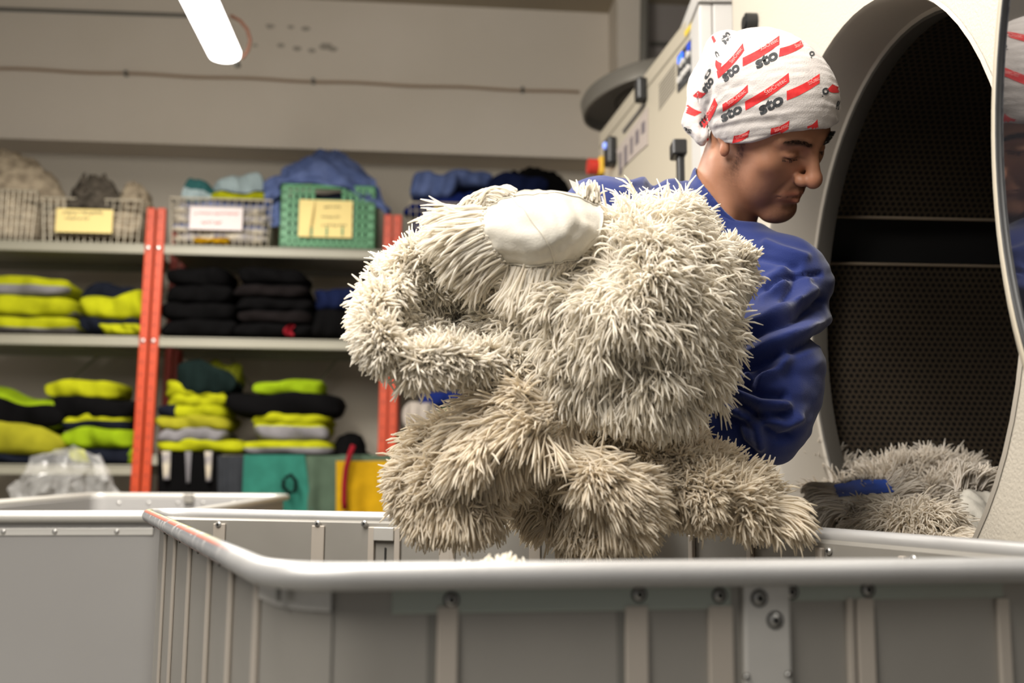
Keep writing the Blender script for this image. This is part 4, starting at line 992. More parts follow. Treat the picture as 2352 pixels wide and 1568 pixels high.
pxpatch('work_shirt', 'crumpled blue work shirt spilling over the green crate', 'shirt', [
    [(700, 372, .20), (740, 345, .16), (790, 352, .16), (840, 395, .18)],
    [(640, 395, .10), (700, 372, .04), (780, 380, .04), (860, 420, .08)],
    [(612, 440, .06), (680, 405, .00), (780, 420, .00), (882, 455, .03)],
    [(612, 490, .08), (648, 424, .01), (800, 432, -.01), (900, 482, .0)]], BLU, th=.03, seed=7, amp=.012)
pxpatch('work_shirt', 'blue work shirt sleeve hanging down left of the green crate', 'shirt', [
    [(608, 420, .10), (622, 408, .08), (640, 402, .06)], [(604, 455, .09), (622, 450, .06), (642, 445, .05)], [(618, 520, .09), (630, 520, .07), (641, 515, .06)]], BLU, th=.02, seed=9, amp=.005)
# ---- basket with blue clothes
wire_basket('wire basket of blue clothes right of the second orange posts', 938, 1150, 472, 568)
G_('folded_cloth', 'royal blue clothes inside the wire basket right of the second posts', 'cloth', 948, 1140, 478, 562, [RBL], None, seed=120, v0=.05, dep=.25, bulge=.3)
heap('work_shirt', 'royal blue shirt heaped in the basket right of the second posts', 'shirt', 930, 1150, 425, 480, RBL, seed=21, pk=.6, rough_=.15)
G_('folded_shirt', 'blue folded shirt slanting on top of the basket right of the second posts', 'shirt', 945, 1050, 392, 450, [BLU], None, seed=122, v0=.04, dep=.22, slope=.1)
G_('folded_shirt', 'greyish blue folded shirt at the back of the basket right of second posts', 'shirt', 1010, 1130, 390, 425, [BLU], None, seed=123, v0=.12, dep=.22)
sign('paper_sign', 'yellow paper sign half hidden behind the mop fringe, right of second posts', 996, 1045, 474, 562, M['paper_y'], [], M['ink'], v=.0)
heap('black_jacket', 'black jacket heaped on the top shelf behind the raised shoulder', 'jacket', 1140, 1330, 368, 470, BLK, seed=31, pk=.5, v0=.05, rough_=.06)
G_('folded_shirt', 'royal blue folded shirt under the black jacket on the top shelf', 'shirt', 1120, 1260, 400, 450, [NVB, BLU], None, seed=125, v0=.02, dep=.2)
G_('folded_shirt', 'navy clothes at the base of the pile behind the held mops', 'shirt', 1100, 1340, 450, 566, [NVB], None, seed=126, v0=.06, dep=.3, bulge=.2)
# ---- clear plastic bag
pb = bpy.data.materials.new('clear_plastic_film'); pb.use_nodes = True; nt = pb.node_tree; b = nt.nodes['Principled BSDF']
b.inputs['Base Color'].default_value = (.85, .84, .82, 1); b.inputs['Roughness'].default_value = .12; b.inputs['Specular IOR Level'].default_value = 1.0
tb = nt.nodes.new('ShaderNodeBsdfTransparent'); mxs = nt.nodes.new('ShaderNodeMixShader'); mxs.inputs[0].default_value = .15
nt.links.new(tb.outputs[0], mxs.inputs[1]); nt.links.new(b.outputs[0], mxs.inputs[2]); nt.links.new(mxs.outputs[0], nt.nodes['Material Output'].inputs[0])
cb = P(160, 1100, 3.72); top = P(165, 1030, 3.72); wl_ = P(52, 1120, 3.72)[0]; wr_ = P(272, 1120, 3.72)[0]
V = []; n, k_ = 56, 40; zt_ = top[2]
for i in range(k_):
    f = i/(k_-1); z = zt_*f
    rr = (wr_-wl_)/2*(1.0 if f < .8 else sqrt(max(0, 1-((f-.8)/.2)**2))*.92+.08)
    for j in range(n):
        a = 2*pi*j/n; V.append([(wl_+wr_)/2+rr*cos(a)*(1+.02*sin(7*a)), 3.70+rr*.75*sin(a), z])
V = np.array(V); nn = vnoise(V, 7, 3)+.7*vnoise(V*[2.2, 2.2, .8], 11, 5); c_ = np.array([(wl_+wr_)/2, 3.70]); dv_ = V[:, :2]-c_
V[:, :2] += dv_*(nn*.16)[:, None]; V[:, 2] *= 1+.03*vnoise(V, 8, 8)*(V[:, 2] > .5)
F = [(i*n+j, i*n+(j+1) % n, (i+1)*n+(j+1) % n, (i+1)*n+j) for i in range(k_-1) for j in range(n)]; F.append(tuple(range(n))[::-1]); F.append(tuple((k_-1)*n+j for j in range(n)))
V[:, 2] = np.clip(V[:, 2], 0, None)
tag(obj('plastic_bag', V, F, pb), 'crumpled clear plastic bag standing behind the left white trolley', 'bag')
# ------------------------------------------------------------------ signed distance modelling for the man
def cap(p, a, b, ra, rb=None):
    a = np.asarray(a, float); b = np.asarray(b, float); rb = ra if rb is None else rb
    ab = b-a; t = np.clip(((p-a)@ab)/(ab@ab), 0, 1); return np.linalg.norm(p-a-t[..., None]*ab, axis=-1)-(ra+(rb-ra)*t)
def ell(p, c, r, R=None):
    q = p-np.asarray(c, float)
    if R is not None: q = q@R
    r = np.asarray(r, float); k0 = np.linalg.norm(q/r, axis=-1); k1 = np.linalg.norm(q/(r*r), axis=-1)+1e-9; return k0*(k0-1)/k1
def smin(a, b, k):
    h = np.clip(.5+.5*(b-a)/k, 0, 1); return b+(a-b)*h-k*h*(1-h)
def smax(a, b, k): return -smin(-a, -b, k)
def nets(f, lo, hi, h):
    """surface nets of f<0 inside the box lo..hi"""
    lo = np.asarray(lo, float); n = np.ceil((np.asarray(hi)-lo)/h).astype(int)+1
    D = np.empty(tuple(n), np.float64)
    ys, zs = np.meshgrid(lo[1]+h*np.arange(n[1]), lo[2]+h*np.arange(n[2]), indexing='ij')
    for i in range(n[0]):
        pts = np.stack([np.full(ys.shape, lo[0]+h*i), ys, zs], -1).reshape(-1, 3); D[i] = f(pts).reshape(ys.shape)
    S = D < 0
    c = [S[i:n[0]-1+i, j:n[1]-1+j, k:n[2]-1+k] for i in (0, 1) for j in (0, 1) for k in (0, 1)]
    anyc = c[0].copy(); allc = c[0].copy()
    for q in c[1:]: anyc |= q; allc &= q
    act = anyc & ~allc; idx = np.argwhere(act); ID = -np.ones(act.shape, int); ID[act] = np.arange(len(idx))
    acc = np.zeros((len(idx), 3)); cnt = np.zeros(len(idx))
    co = [(0, 0, 0), (1, 0, 0), (0, 1, 0), (1, 1, 0), (0, 0, 1), (1, 0, 1), (0, 1, 1), (1, 1, 1)]
    for a in range(8):
        for b in range(a+1, 8):
            if sum(abs(x-y) for x, y in zip(co[a], co[b])) != 1: continue
            A = idx+co[a]; B = idx+co[b]; da = D[A[:, 0], A[:, 1], A[:, 2]]; db = D[B[:, 0], B[:, 1], B[:, 2]]
            m = (da < 0) != (db < 0); t = np.where(m, da/np.where(m, da-db, 1), 0)
            acc += np.where(m[:, None], A+t[:, None]*(B-A), 0); cnt += m
    V = lo+h*acc/cnt[:, None]; F = []
    for ax in range(3):
        o = [(0, 1, 2), (1, 2, 0), (2, 0, 1)][ax]; sl0 = [slice(None)]*3; sl1 = [slice(None)]*3
        sl0[ax] = slice(0, -1); sl1[ax] = slice(1, None)
        E = S[tuple(sl0)] != S[tuple(sl1)]; e = np.argwhere(E)
        u, v = o[1], o[2]; ok = (e[:, u] > 0) & (e[:, v] > 0) & (e[:, u] < n[u]-1) & (e[:, v] < n[v]-1); e = e[ok]
        def g(du, dv):
            q = e.copy(); q[:, u] += du; q[:, v] += dv; return ID[q[:, 0], q[:, 1], q[:, 2]]
        Q = np.stack([g(-1, -1), g(0, -1), g(0, 0), g(-1, 0)], 1)
        ins = S[tuple(e.T)]; Q[~ins] = Q[~ins][:, ::-1]; F.append(Q)
    F = np.concatenate(F); return V, F
def relax(V, F, it=2, lam=.5):
    for _ in range(it):
        acc = np.zeros_like(V); cnt = np.zeros(len(V))
        for k in range(4):
            a, b = F[:, k], F[:, (k+1) % 4]
            np.add.at(acc, a, V[b]); np.add.at(cnt, a, 1); np.add.at(acc, b, V[a]); np.add.at(cnt, b, 1)
        V = V+lam*(acc/np.maximum(cnt, 1)[:, None]-V)
    return V
def vnormals(V, F):
    fn = np.cross(V[F[:, 2]]-V[F[:, 0]], V[F[:, 3]]-V[F[:, 1]]); N = np.zeros_like(V)
    for k in range(4): np.add.at(N, F[:, k], fn)
    return N/(np.linalg.norm(N, axis=1)[:, None]+1e-12)
def segdist(x, y, poly):
    d = np.full(x.shape, 1e9)
    for (ax, ay), (bx, by) in zip(poly[:-1], poly[1:]):
        l2 = (bx-ax)**2+(by-ay)**2; t = np.clip(((x-ax)*(bx-ax)+(y-ay)*(by-ay))/l2, 0, 1); d = np.minimum(d, np.hypot(x-ax-t*(bx-ax), y-ay-t*(by-ay)))
    return d

# head frame: x = his own right, y = forward, z = up
def frame(fw, up):
    fw = unit(np.array(fw, float)); up = np.array(up, float); up = unit(up-fw*(up@fw)); return np.array([np.cross(fw, up), fw, up]).T
HR = frame([.545, -.50, -.64], [.165, -.735, .66]); HS = 0.965; HP = P(1757, 296, 1.40)
def toL(p): return ((p-HP)@HR)/HS
def toW(q): return HP+HS*(np.asarray(q, float)@HR.T)
neck_a = toW((0, -.030, -.045)); neck_b = P(1632, 560, 1.50); chest = P(1600, 690, 1.60)
def head_sdf(p):
    q = toL(p)
    d = ell(q, (0, -.012, .045), (.076, .098, .088))
    d = smin(d, ell(q, (0, .030, -.012), (.061, .062, .085)), .03)
    for s in (-1, 1):
        d = smin(d, cap(q, (s*.052, .0, -.058), (s*.020, .070, -.100), .016, .014), .024)          # jaw
        d = smin(d, ell(q, (s*.046, .060, -.016), (.020, .018, .017)), .018)                        # cheekbone
        d = smin(d, ell(q, (s*.038, .052, -.055), (.024, .024, .034)), .024)                       # cheek
        d = smin(d, cap(q, (s*.046, .070, .024), (s*.014, .088, .022), .0075, .0085), .012)         # brow
    d = smin(d, ell(q, (0, .078, -.060), (.026, .018, .026)), .014)                                # muzzle
    d = smin(d, ell(q, (0, .078, -.100), (.022, .016, .016)), .020)                                # chin
    for s in (-1, 1):                                                                              # sockets, eyeballs, lids
        d = smax(d, -ell(q, (s*.030, .098, .006), (.0175, .016, .0125)), .012)
        d = smin(d, ell(q, (s*.0305, .0755, .005), (.0148, .0128, .0125)), .004)
        lidl = cap(q, (s*.018, .0875, .0005), (s*.043, .0815, .0005), .0018)
        d = smax(d, -lidl, .002)                                                                   # lash line
        crease = cap(q, (s*.018, .0885, .0115), (s*.043, .083, .0105), .0016); d = smax(d, -crease, .004)
    d = smin(d, cap(q, (0, .088, .020), (0, .110, -.020), .0068, .0105), .011)                    # nose bridge
    d = smin(d, ell(q, (0, .1125, -.0270), (.0130, .0120, .0120)), .008)                          # tip
    for s in (-1, 1):
        d = smin(d, ell(q, (s*.0140, .1000, -.0300), (.0085, .0120, .0090)), .005)                 # wing
        d = smax(d, -ell(q, (s*.0062, .1060, -.0375), (.0034, .0055, .0038)), .002)                # nostril
        d = smax(d, -cap(q, (s*.0195, .092, -.033), (s*.031, .083, -.055), .0016), .007)           # nasolabial fold
    d = smax(d, -cap(q, (0, .1015, -.041), (0, .0985, -.049), .002), .004)                         # philtrum
    up_ = smin(cap(q, (-.023, .0835, -.0615), (-.004, .0965, -.0555), .0030, .0048), cap(q, (.023, .0835, -.0615), (.004, .0965, -.0555), .0030, .0048), .004)
    lo_ = smin(cap(q, (-.019, .0850, -.0655), (0, .0950, -.0690), .0030, .0058), cap(q, (.019, .0850, -.0655), (0, .0950, -.0690), .0030, .0058), .004)
    d = smin(d, up_, .005); d = smin(d, lo_, .005)
    ml = np.minimum(cap(q, (-.027, .082, -.0645), (0, .0990, -.0618), .0011), cap(q, (.027, .082, -.0645), (0, .0990, -.0618), .0011))
    d = smax(d, -ml, .0022)
    d = smax(d, -cap(q, (-.010, .097, -.083), (.010, .097, -.083), .003), .010)                    # below lower lip
    for s in (-1, 1):                                                                              # ears
        e = ell(q, (s*.072, -.012, .004), (.007, .016, .026)); e = smin(e, ell(q, (s*.0745, -.002, -.024), (.006, .0085, .0105)), .006)
        e = smax(e, -ell(q, (s*.081, -.008, .004), (.006, .010, .014)), .004); d = smin(d, e, .004)
    return d*HS
def skin_sdf(p):
    d = head_sdf(p)
    d = smin(d, cap(p, neck_a, neck_b, .052, .058), .022)
    q0 = toW((.052, -.02, -.055)); d = smin(d, cap(p, q0, P(1668, 560, 1.44), .013, .013), .018)     # sternomastoid
    return d
# skeleton of the body
SHL = P(1385, 515, 1.44); SHR = P(1800, 655, 1.40)              # shoulders (left and right in the picture)
ELR = P(1735, 955, 1.27); WRR = P(1560, 890, 1.29)
ELL = P(1215, 790, 1.38); WRL = P(1310, 800, 1.28)
HIP = np.array([.24, 1.78, .95])
LSH = [P(1385, 515, 1.44), ELL, WRL]
def hand(p, w, el, side):
    """palm, five bent fingers and a thumb; w wrist, el elbow"""
    f = unit(w-el); upv = unit(np.cross(np.cross(f, UZ), f)); rt = np.cross(f, upv)
    c = w+f*.05; d = ell(p, c, (.040, .050, .016), np.array([upv, f, rt]).T)
    d = smin(d, cap(p, w-f*.02, w+f*.02, .024, .026), .015)
    for k in range(4):
        o = (k-1.5)*.019; b = w+f*.088+upv*o; L = (.040, .045, .042, .032)[k]
        m1 = b+f*L-rt*side*.012; m2_ = m1+f*L*.45-rt*side*.022; tip = m2_+f*.004-rt*side*.022
        for a_, b_, r_ in ((b-f*.02, m1, .0092), (m1, m2_, .0084), (m2_, tip, .0076)): d = smin(d, cap(p, a_, b_, r_, r_*.93), .003)
    t0 = w+f*.030+upv*.034; t1 = t0+f*.030+upv*.018-rt*side*.014; t2_ = t1+f*.026-rt*side*.018
    d = smin(d, cap(p, t0-upv*.012, t1, .0125, .010), .006); return smin(d, cap(p, t1, t2_, .0098, .0085), .003)
def body_sdf(p):
    d = cap(p, neck_b, P(1620, 620, 1.54), .056, .07)
    d = smin(d, ell(p, P(1600, 720, 1.58), (.15, .095, .17)), .05)
    d = smin(d, cap(p, P(1610, 820, 1.62), HIP, .11, .12), .06)
    for s, e, w in ((SHL, ELL, WRL), (SHR, ELR, WRR)):
        d = smin(d, cap(p, P(1600, 600, 1.52), s, .055, .045), .03); d = smin(d, cap(p, s, e, .044, .036), .02); d = smin(d, cap(p, e, w, .036, .025), .015)
    d = smin(d, hand(p, WRL, ELL, 1), .008); d = smin(d, hand(p, WRR, ELR, -1), .008)
    for s, ft in ((-1, (.15, 1.74)), (1, (.32, 1.86))):
        hp = HIP+[s*.085, 0, -.04]; kn = np.array([hp[0]-.01, hp[1]-.05, .52]); an = np.array([ft[0], ft[1], .09])
        d = smin(d, cap(p, hp, kn, .078, .052), .04); d = smin(d, cap(p, kn, an, .05, .036), .02)
    return d
man = thing('person', 'man in blue work shirt and printed white head scarf, looking down while holding mops', 'person', (HIP[0], HIP[1], 0))
hv, hf = nets(skin_sdf, np.minimum(HP, neck_b)-[.16, .13, .045], np.maximum(HP, neck_b)+[.14, .13, .14], .0021)
hv = relax(hv, hf, 1, .35)
bv, bf = nets(body_sdf, (-.12, 1.0, .04), (.58, 2.0, 1.32), .0065)
bv = relax(bv, bf, 2)
nb_ = len(hv)
VV = np.concatenate([hv, bv]); FF = np.concatenate([hf, bf+nb_])
# skin colour by place: lips, brows, stubble, sideburn, lids
q = toL(VV); colr = np.ones((len(VV), 3))
def blob(c, r): return np.exp(-(((q-np.asarray(c))/np.asarray(r))**2).sum(1))
def tint(w, t):
    global colr; w = np.clip(w, 0, 1)[:, None]; colr = colr*(1-w)+colr*np.asarray(t)*w
tint(sum(blob((s*.010, .093, -.0565), (.014, .012, .0045)) for s in (-1, 1)), (.86, .62, .60))
tint(sum(blob((s*.008, .090, -.0690), (.013, .014, .0055)) for s in (-1, 1)), (.90, .64, .62))
tint(np.clip(sum(blob((s*a, .088, z_), (.008, .02, .0042)) for s in (-1, 1) for a, z_ in ((.016, .0245), (.024, .0275), (.032, .0285), (.040, .0275), (.047, .0245))), 0, 1)*.85, (.16, .13, .12))
nz1 = vnoise(q, 120, 5)*.5+vnoise(q, 300, 9)*.5
beard = np.clip(blob((0, .085, -.098), (.05, .05, .022))*.8+sum(blob((s*.055, .02, -.060), (.022, .05, .022)) for s in (-1, 1))*.75+blob((0, .095, -.048), (.026, .02, .006))*1.0, 0, 1)
tint(beard*(.62+.35*nz1), (.42, .40, .42))
tint(np.clip(sum(blob((s*.068, .018, z_), (.016, .009, .014)) for s in (-1, 1) for z_ in (.01, -.008, -.026, -.040)), 0, 1)*(.70+.45*nz1), (.24, .22, .22))
tint(sum(blob((s*.030, .088, .001), (.016, .01, .0022)) for s in (-1, 1)), (.12, .10, .10))
tint(sum(blob((s*.030, .088, .010), (.018, .02, .008)) for s in (-1, 1))*.5, (.74, .68, .66))
tint(blob((0, .112, -.028), (.018, .02, .014))*.5, (1.10, .86, .82)); tint(sum(blob((s*.078, -.003, -.024), (.01, .012, .014)) for s in (-1, 1))*.5, (1.15, .9, .85))
tint(blob((0, -.10, -.02), (.075, .03, .022)), (.10, .09, .09))
SKIN = new_mat('skin', lin(170, 121, 94), .50, spec=.4, noise=(45, .35, lin(152, 105, 80)), bump=(900, .12), sss=.12, attr='tone')
obj('body', VV, FF, SKIN, man, smooth=True, attrs={'tone': colr})
# eyebrows and lashes as short hairs
r = np.random.RandomState(3); m = MB()
def on_head(x, z):        # forward surface point of the face at x, z (head frame)
    y = np.linspace(.13, .03, 120); pts = np.stack([np.full(120, x), y, np.full(120, z)], 1); d = head_sdf(HP+HS*(pts@HR.T)); i = np.argmax(d < 0); return np.array([x, y[i], z])
for s in (-1, 1):
    for k in range(150):
        t = r.rand(); x = s*(.012+.038*t); z_ = .0235+.0055*sin(t*2.6)+(.0035*(1-t*.6))*(r.rand()-.5)*2; p0 = on_head(x, z_); L = .006+.003*r.rand()
        d_ = unit(np.array([s*.9, .25, .45*(1-t)+.05])); p1 = p0+d_*L+[0, .001, 0]; m.tube([toW(p0), toW((p0+p1)/2+[0, .0008, 0]), toW(p1)], .00022, 3, cap=False)
m.build('eyebrows', new_mat('brow_hair', (.012, .010, .009), .5), man)
m = MB()
for s in (-1, 1):
    for k in range(34):
        t = k/33; x = s*(.018+.026*t); p0 = on_head(x, -.0005); p1 = p0+np.array([s*.0015*(t-.3), .0022, -.0034]); m.tube([toW(p0), toW((p0+p1)/2+[0, .001, -.0008]), toW(p1)], .0002, 3, cap=False)
m.build('eyelash', new_mat('lash_hair', (.01, .008, .008), .5), man)
# ---------------- head scarf
pF, pE, pN = np.array([0, .088, .036]), np.array([.078, -.004, -.010]), np.array([0, -.098, -.040])
def edge_z(y, x): 
    return np.interp(y, [-.11, -.05, -.004, .04, .07, .095], [-.036, -.026, -.014, .010, .037, .050])
def scarf_sdf(p):
    q = toL(p)
    d = ell(q, (0, -.010, .046), (.0880, .111, .090))
    d = smin(d, ell(q, (0, -.040, .052), (.084, .086, .080)), .02)
    d = smin(d, ell(q, (0, .010, .012), (.084, .094, .06)), .02)*HS
    # slack tail folded down behind the crown
    A_ = P(1668, 118, 1.44); B_ = P(1628, 200, 1.45); C_ = P(1594, 285, 1.45)
    t = smin(cap(p, A_, B_, .030, .026), cap(p, B_, C_, .026, .014), .015); t = smin(t, cap(p, C_, P(1612, 320, 1.43), .013, .010), .012)
    d = smin(d, t, .010)
    cutp = (edge_z(q[:, 1], q[:, 0])-q[:, 2])*HS
    tail_zone = np.linalg.norm(p-P(1590, 270, 1.45), axis=1)-.055
    cutp = np.minimum(cutp, np.where(tail_zone < 0, -1, 1e9)) if False else cutp
    main = smax(d, cutp, .003)
    return smin(main, t, .012)
sv, sf = nets(scarf_sdf, HP-[.19, .17, .13], HP+[.17, .17, .16], .0024)
sv = relax(sv, sf, 2, .4); sn = vnormals(sv, sf)
px_, py_ = proj(sv)
def folds(x, y, lst):
    out = np.zeros(x.shape)
    for amp, w, poly in lst: out += amp*np.exp(-(segdist(x, y, poly)/w)**2)
    return out
sfold = [(-.0035, 7, [(1655, 110), (1640, 150), (1632, 200), (1618, 260), (1608, 320)]), (.003, 10, [(1648, 100), (1625, 160), (1612, 210)]), (-.002, 6, [(1655, 130), (1690, 105), (1730, 95)]),
         (-.0016, 6, [(1640, 270), (1700, 240), (1780, 228)]), (.0014, 7, [(1650, 250), (1700, 225), (1760, 212)]), (-.0015, 6, [(1630, 300), (1700, 283), (1780, 278)]), (.0012, 6, [(1640, 288), (1710, 270), (1800, 262)]),
         (-.0012, 5, [(1650, 220), (1680, 200), (1720, 190)]), (-.0012, 5, [(1620, 240), (1640, 215), (1670, 196)]), (-.0014, 4, [(1606, 331), (1680, 321), (1760, 312), (1850, 298), (1925, 306)]), (-.001, 5, [(1890, 225), (1920, 240), (1935, 236)])]
sv = sv+sn*(folds(px_, py_, sfold)+.0006*vnoise(sv*[1, 1, 2.2], 26, 4))[:, None]
SCARF = new_mat('scarf_jersey', lin(196, 190, 187), .9, spec=.15, noise=(60, .3, lin(186, 180, 177)), bump=(500, .35), sheen=.2)
PRT_K = new_mat('scarf_print_black', lin(44, 46, 50), .85, noise=(300, .5, lin(80, 82, 84))); PRT_R = new_mat('scarf_print_red', lin(204, 34, 38), .85, noise=(120, .5, lin(222, 60, 58))); PRT_W = new_mat('scarf_print_pale', lin(232, 150, 146), .85)
from mathutils.bvhtree import BVHTree
bvh = BVHTree.FromPolygons([Vector(v) for v in sv], [tuple(int(i) for i in f) for f in sf])
marks = MB()
def lay(pts2, off):
    out = []
    for x, y in pts2:
        rr = ray(x, y); rr = rr/np.linalg.norm(rr); h = bvh.ray_cast(Vector(CAM), Vector(rr))
        if h[0] is None: out.append(None)
        else: out.append(np.array(h[0])-rr*0+np.array(h[1])*off*(1 if h[1].dot(Vector(rr)) < 0 else -1))
    return out
def add_mark(V2, F2, mi, off=.0005):
    W = lay(V2, off); ok = [w is not None for w in W]; m_ = {}; vs = []
    for i, w in enumerate(W):
        if w is not None: m_[i] = len(vs); vs.append(w)
    fs = [tuple(m_[i] for i in f) for f in F2 if all(ok[i] for i in f)]
    if fs: marks.add(vs, fs, mi)
def bar(p0, p1, w0, w1=None, sk=10, mi=1):
    """slanted red bar: centre line p0->p1 in picture, width w, ends sheared"""
    w1 = w1 or w0; p0 = np.array(p0, float); p1 = np.array(p1, float); d = unit(p1-p0); nrm = np.array([-d[1], d[0]]); n = 12; V2 = []
    for i in range(n+1):
        t = i/n; c = p0+(p1-p0)*t; w = w0+(w1-w0)*t; c = c+nrm*3*sin(pi*t)
        for k in range(5): s_ = k/4-.5; V2.append(tuple(c+nrm*w*s_-d*sk*s_))
    F2 = [(i*5+k, i*5+k+1, i*5+k+6, i*5+k+5) for i in range(n) for k in range(4)]; add_mark(V2, F2, mi)
def text_mesh(s_, bold=0.0):
    cu = bpy.data.curves.new('tmp', 'FONT'); cu.body = s_; cu.size = 1; cu.offset = bold; cu.resolution_u = 3
    ob = bpy.data.objects.new('tmp', cu); COL.objects.link(ob); bpy.context.view_layer.update()
    me = bpy.data.meshes.new_from_object(ob.evaluated_get(bpy.context.evaluated_depsgraph_get()))
    bm = bmesh.new(); bm.from_mesh(me); bmesh.ops.triangulate(bm, faces=bm.faces[:])
    V = np.array([(v.co.x, v.co.y) for v in bm.verts]); F = [tuple(v.index for v in f.verts) for f in bm.faces]; bm.free()
    bpy.data.objects.remove(ob); bpy.data.curves.remove(cu); bpy.data.meshes.remove(me)
    lo_, hi_ = V.min(0), V.max(0); return (V-lo_)/(hi_-lo_), F
def word(s_, bl, br, h, mi, bold=0.0, lean=0.0, off=.0006):
    """lay a word with its lower left / lower right corners at pixels bl, br and height h"""
    V, F = text_mesh(s_, bold); bl = np.array(bl, float); br = np.array(br, float); d = unit(br-bl); nrm = np.array([d[1], -d[0]])
    V2 = [tuple(bl+(br-bl)*v[0]+nrm*h*v[1]+d*lean*v[1]) for v in V]; add_mark(V2, F, mi, off)
B_ = [((1706, 143), (1790, 92), 17), ((1648, 172), (1708, 108), 14), ((1790, 121), (1845, 98), 17), ((1712, 243), (1812, 178), 18), ((1807, 220), (1882, 180), 19), ((1660, 248), (1718, 203), 14),
      ((1613, 288), (1645, 232), 14), ((1905, 200), (1932, 206), 16), ((1770, 304), (1812, 286), 17), ((1684, 320), (1720, 306), 14), ((1622, 326), (1640, 318), 14), ((1855, 300), (1878, 284), 18), ((1895, 308), (1925, 298), 14),
      ((1570, 243), (1604, 262), 17), ((1598, 214), (1618, 218), 14), ((1651, 142), (1655, 165), 12), ((1642, 88), (1639, 97), 10)]
for p0, p1, w in B_: bar(p0, p1, w)
for bl, br, h in (((1748, 117), (1788, 96), 9), ((1682, 146), (1706, 114), 8), ((1827, 111), (1844, 104), 9), ((1760, 218), (1807, 187), 10), ((1858, 196), (1882, 184), 10), ((1674, 242), (1714, 212), 9), ((1620, 276), (1643, 243), 8), ((1780, 303), (1812, 290), 9), ((1692, 320), (1720, 309), 7)):
    word('StoCretec' if (br[0]-bl[0] > 22) else 'StoC', bl, br, h, 3, .006, off=.0009)
for bl, br, h in (((1739, 160), (1789, 135), 24), ((1666, 190), (1702, 160), 22), ((1622, 216), (1642, 186), 18), ((1748, 266), (1802, 238), 26), ((1660, 282), (1707, 257), 22), ((1612, 294), (1630, 270), 16), ((1667, 104), (1681, 82), 20)):
    word('sto', bl, br, h, 2, .045, lean=4)
word('o', (1857, 128), (1869, 131), 12, 2, .03); word('.', (1861, 133), (1864, 134), 3, 2, .02); word('o', (1886, 216), (1901, 220), 17, 2, .03); word('.', (1887, 222), (1890, 223), 3, 2, .02)
word('s', (1927, 252), (1932, 232), 9, 2, .03); word('sto', (1590, 298), (1560, 286), 12, 2, .03); word('o', (1624, 184), (1636, 160), 9, 2, .03); word('c', (1640, 120), (1646, 132), 8, 2, .03)
nV = len(sv); MV = np.concatenate([sv]+marks.v); MF = [tuple(int(i) for i in f) for f in sf]+[tuple(i+nV for i in f) for f in marks.f]; MI = [0]*len(sf)+[{1: 2, 2: 1, 3: 3}[k] for k in marks.m]
obj('head_scarf', MV, MF, [SCARF, PRT_K, PRT_R, PRT_W], man, smooth=True, mi=MI)
# ---------------- shirt
def shirt_sdf(p):
    d = cap(p, P(1585, 560, 1.50), P(1620, 640, 1.53), .085, .115)
    d = smin(d, ell(p, P(1610, 760, 1.57), (.175, .115, .20)), .05)
    d = smin(d, cap(p, P(1610, 860, 1.62), HIP+[0, 0, -.02], .135, .15), .05)
    d = smin(d, cap(p, P(1575, 535, 1.49), SHL, .074, .066), .04)
    d = smin(d, cap(p, P(1680, 590, 1.47), SHR, .066, .060), .04)
    d = smin(d, cap(p, SHR, ELR, .059, .063), .03); d = smin(d, ell(p, P(1770, 860, 1.29), (.066, .07, .085)), .03)
    fr_ = unit(WRR-ELR); d = smin(d, smax(cap(p, ELR, WRR, .063, .040), (p-WRR)@fr_, .004), .02)
    fl_ = unit(WRL-ELL); d = smin(d, cap(p, SHL, ELL, .064, .058), .03); d = smin(d, smax(cap(p, ELL, WRL, .055, .042), (p-WRL)@fl_, .004), .02)
    d = smax(d, -cap(p, toW((0, -.02, -.03)), neck_b-[0, 0, .03], .066, .062), .008)
    return smax(d, .80-p[:, 2], .004)
tv, tf = nets(shirt_sdf, (-.12, 1.02, .79), (.56, 2.0, 1.36), .0036)
tn = vnormals(tv, tf); px_, py_ = proj(tv)
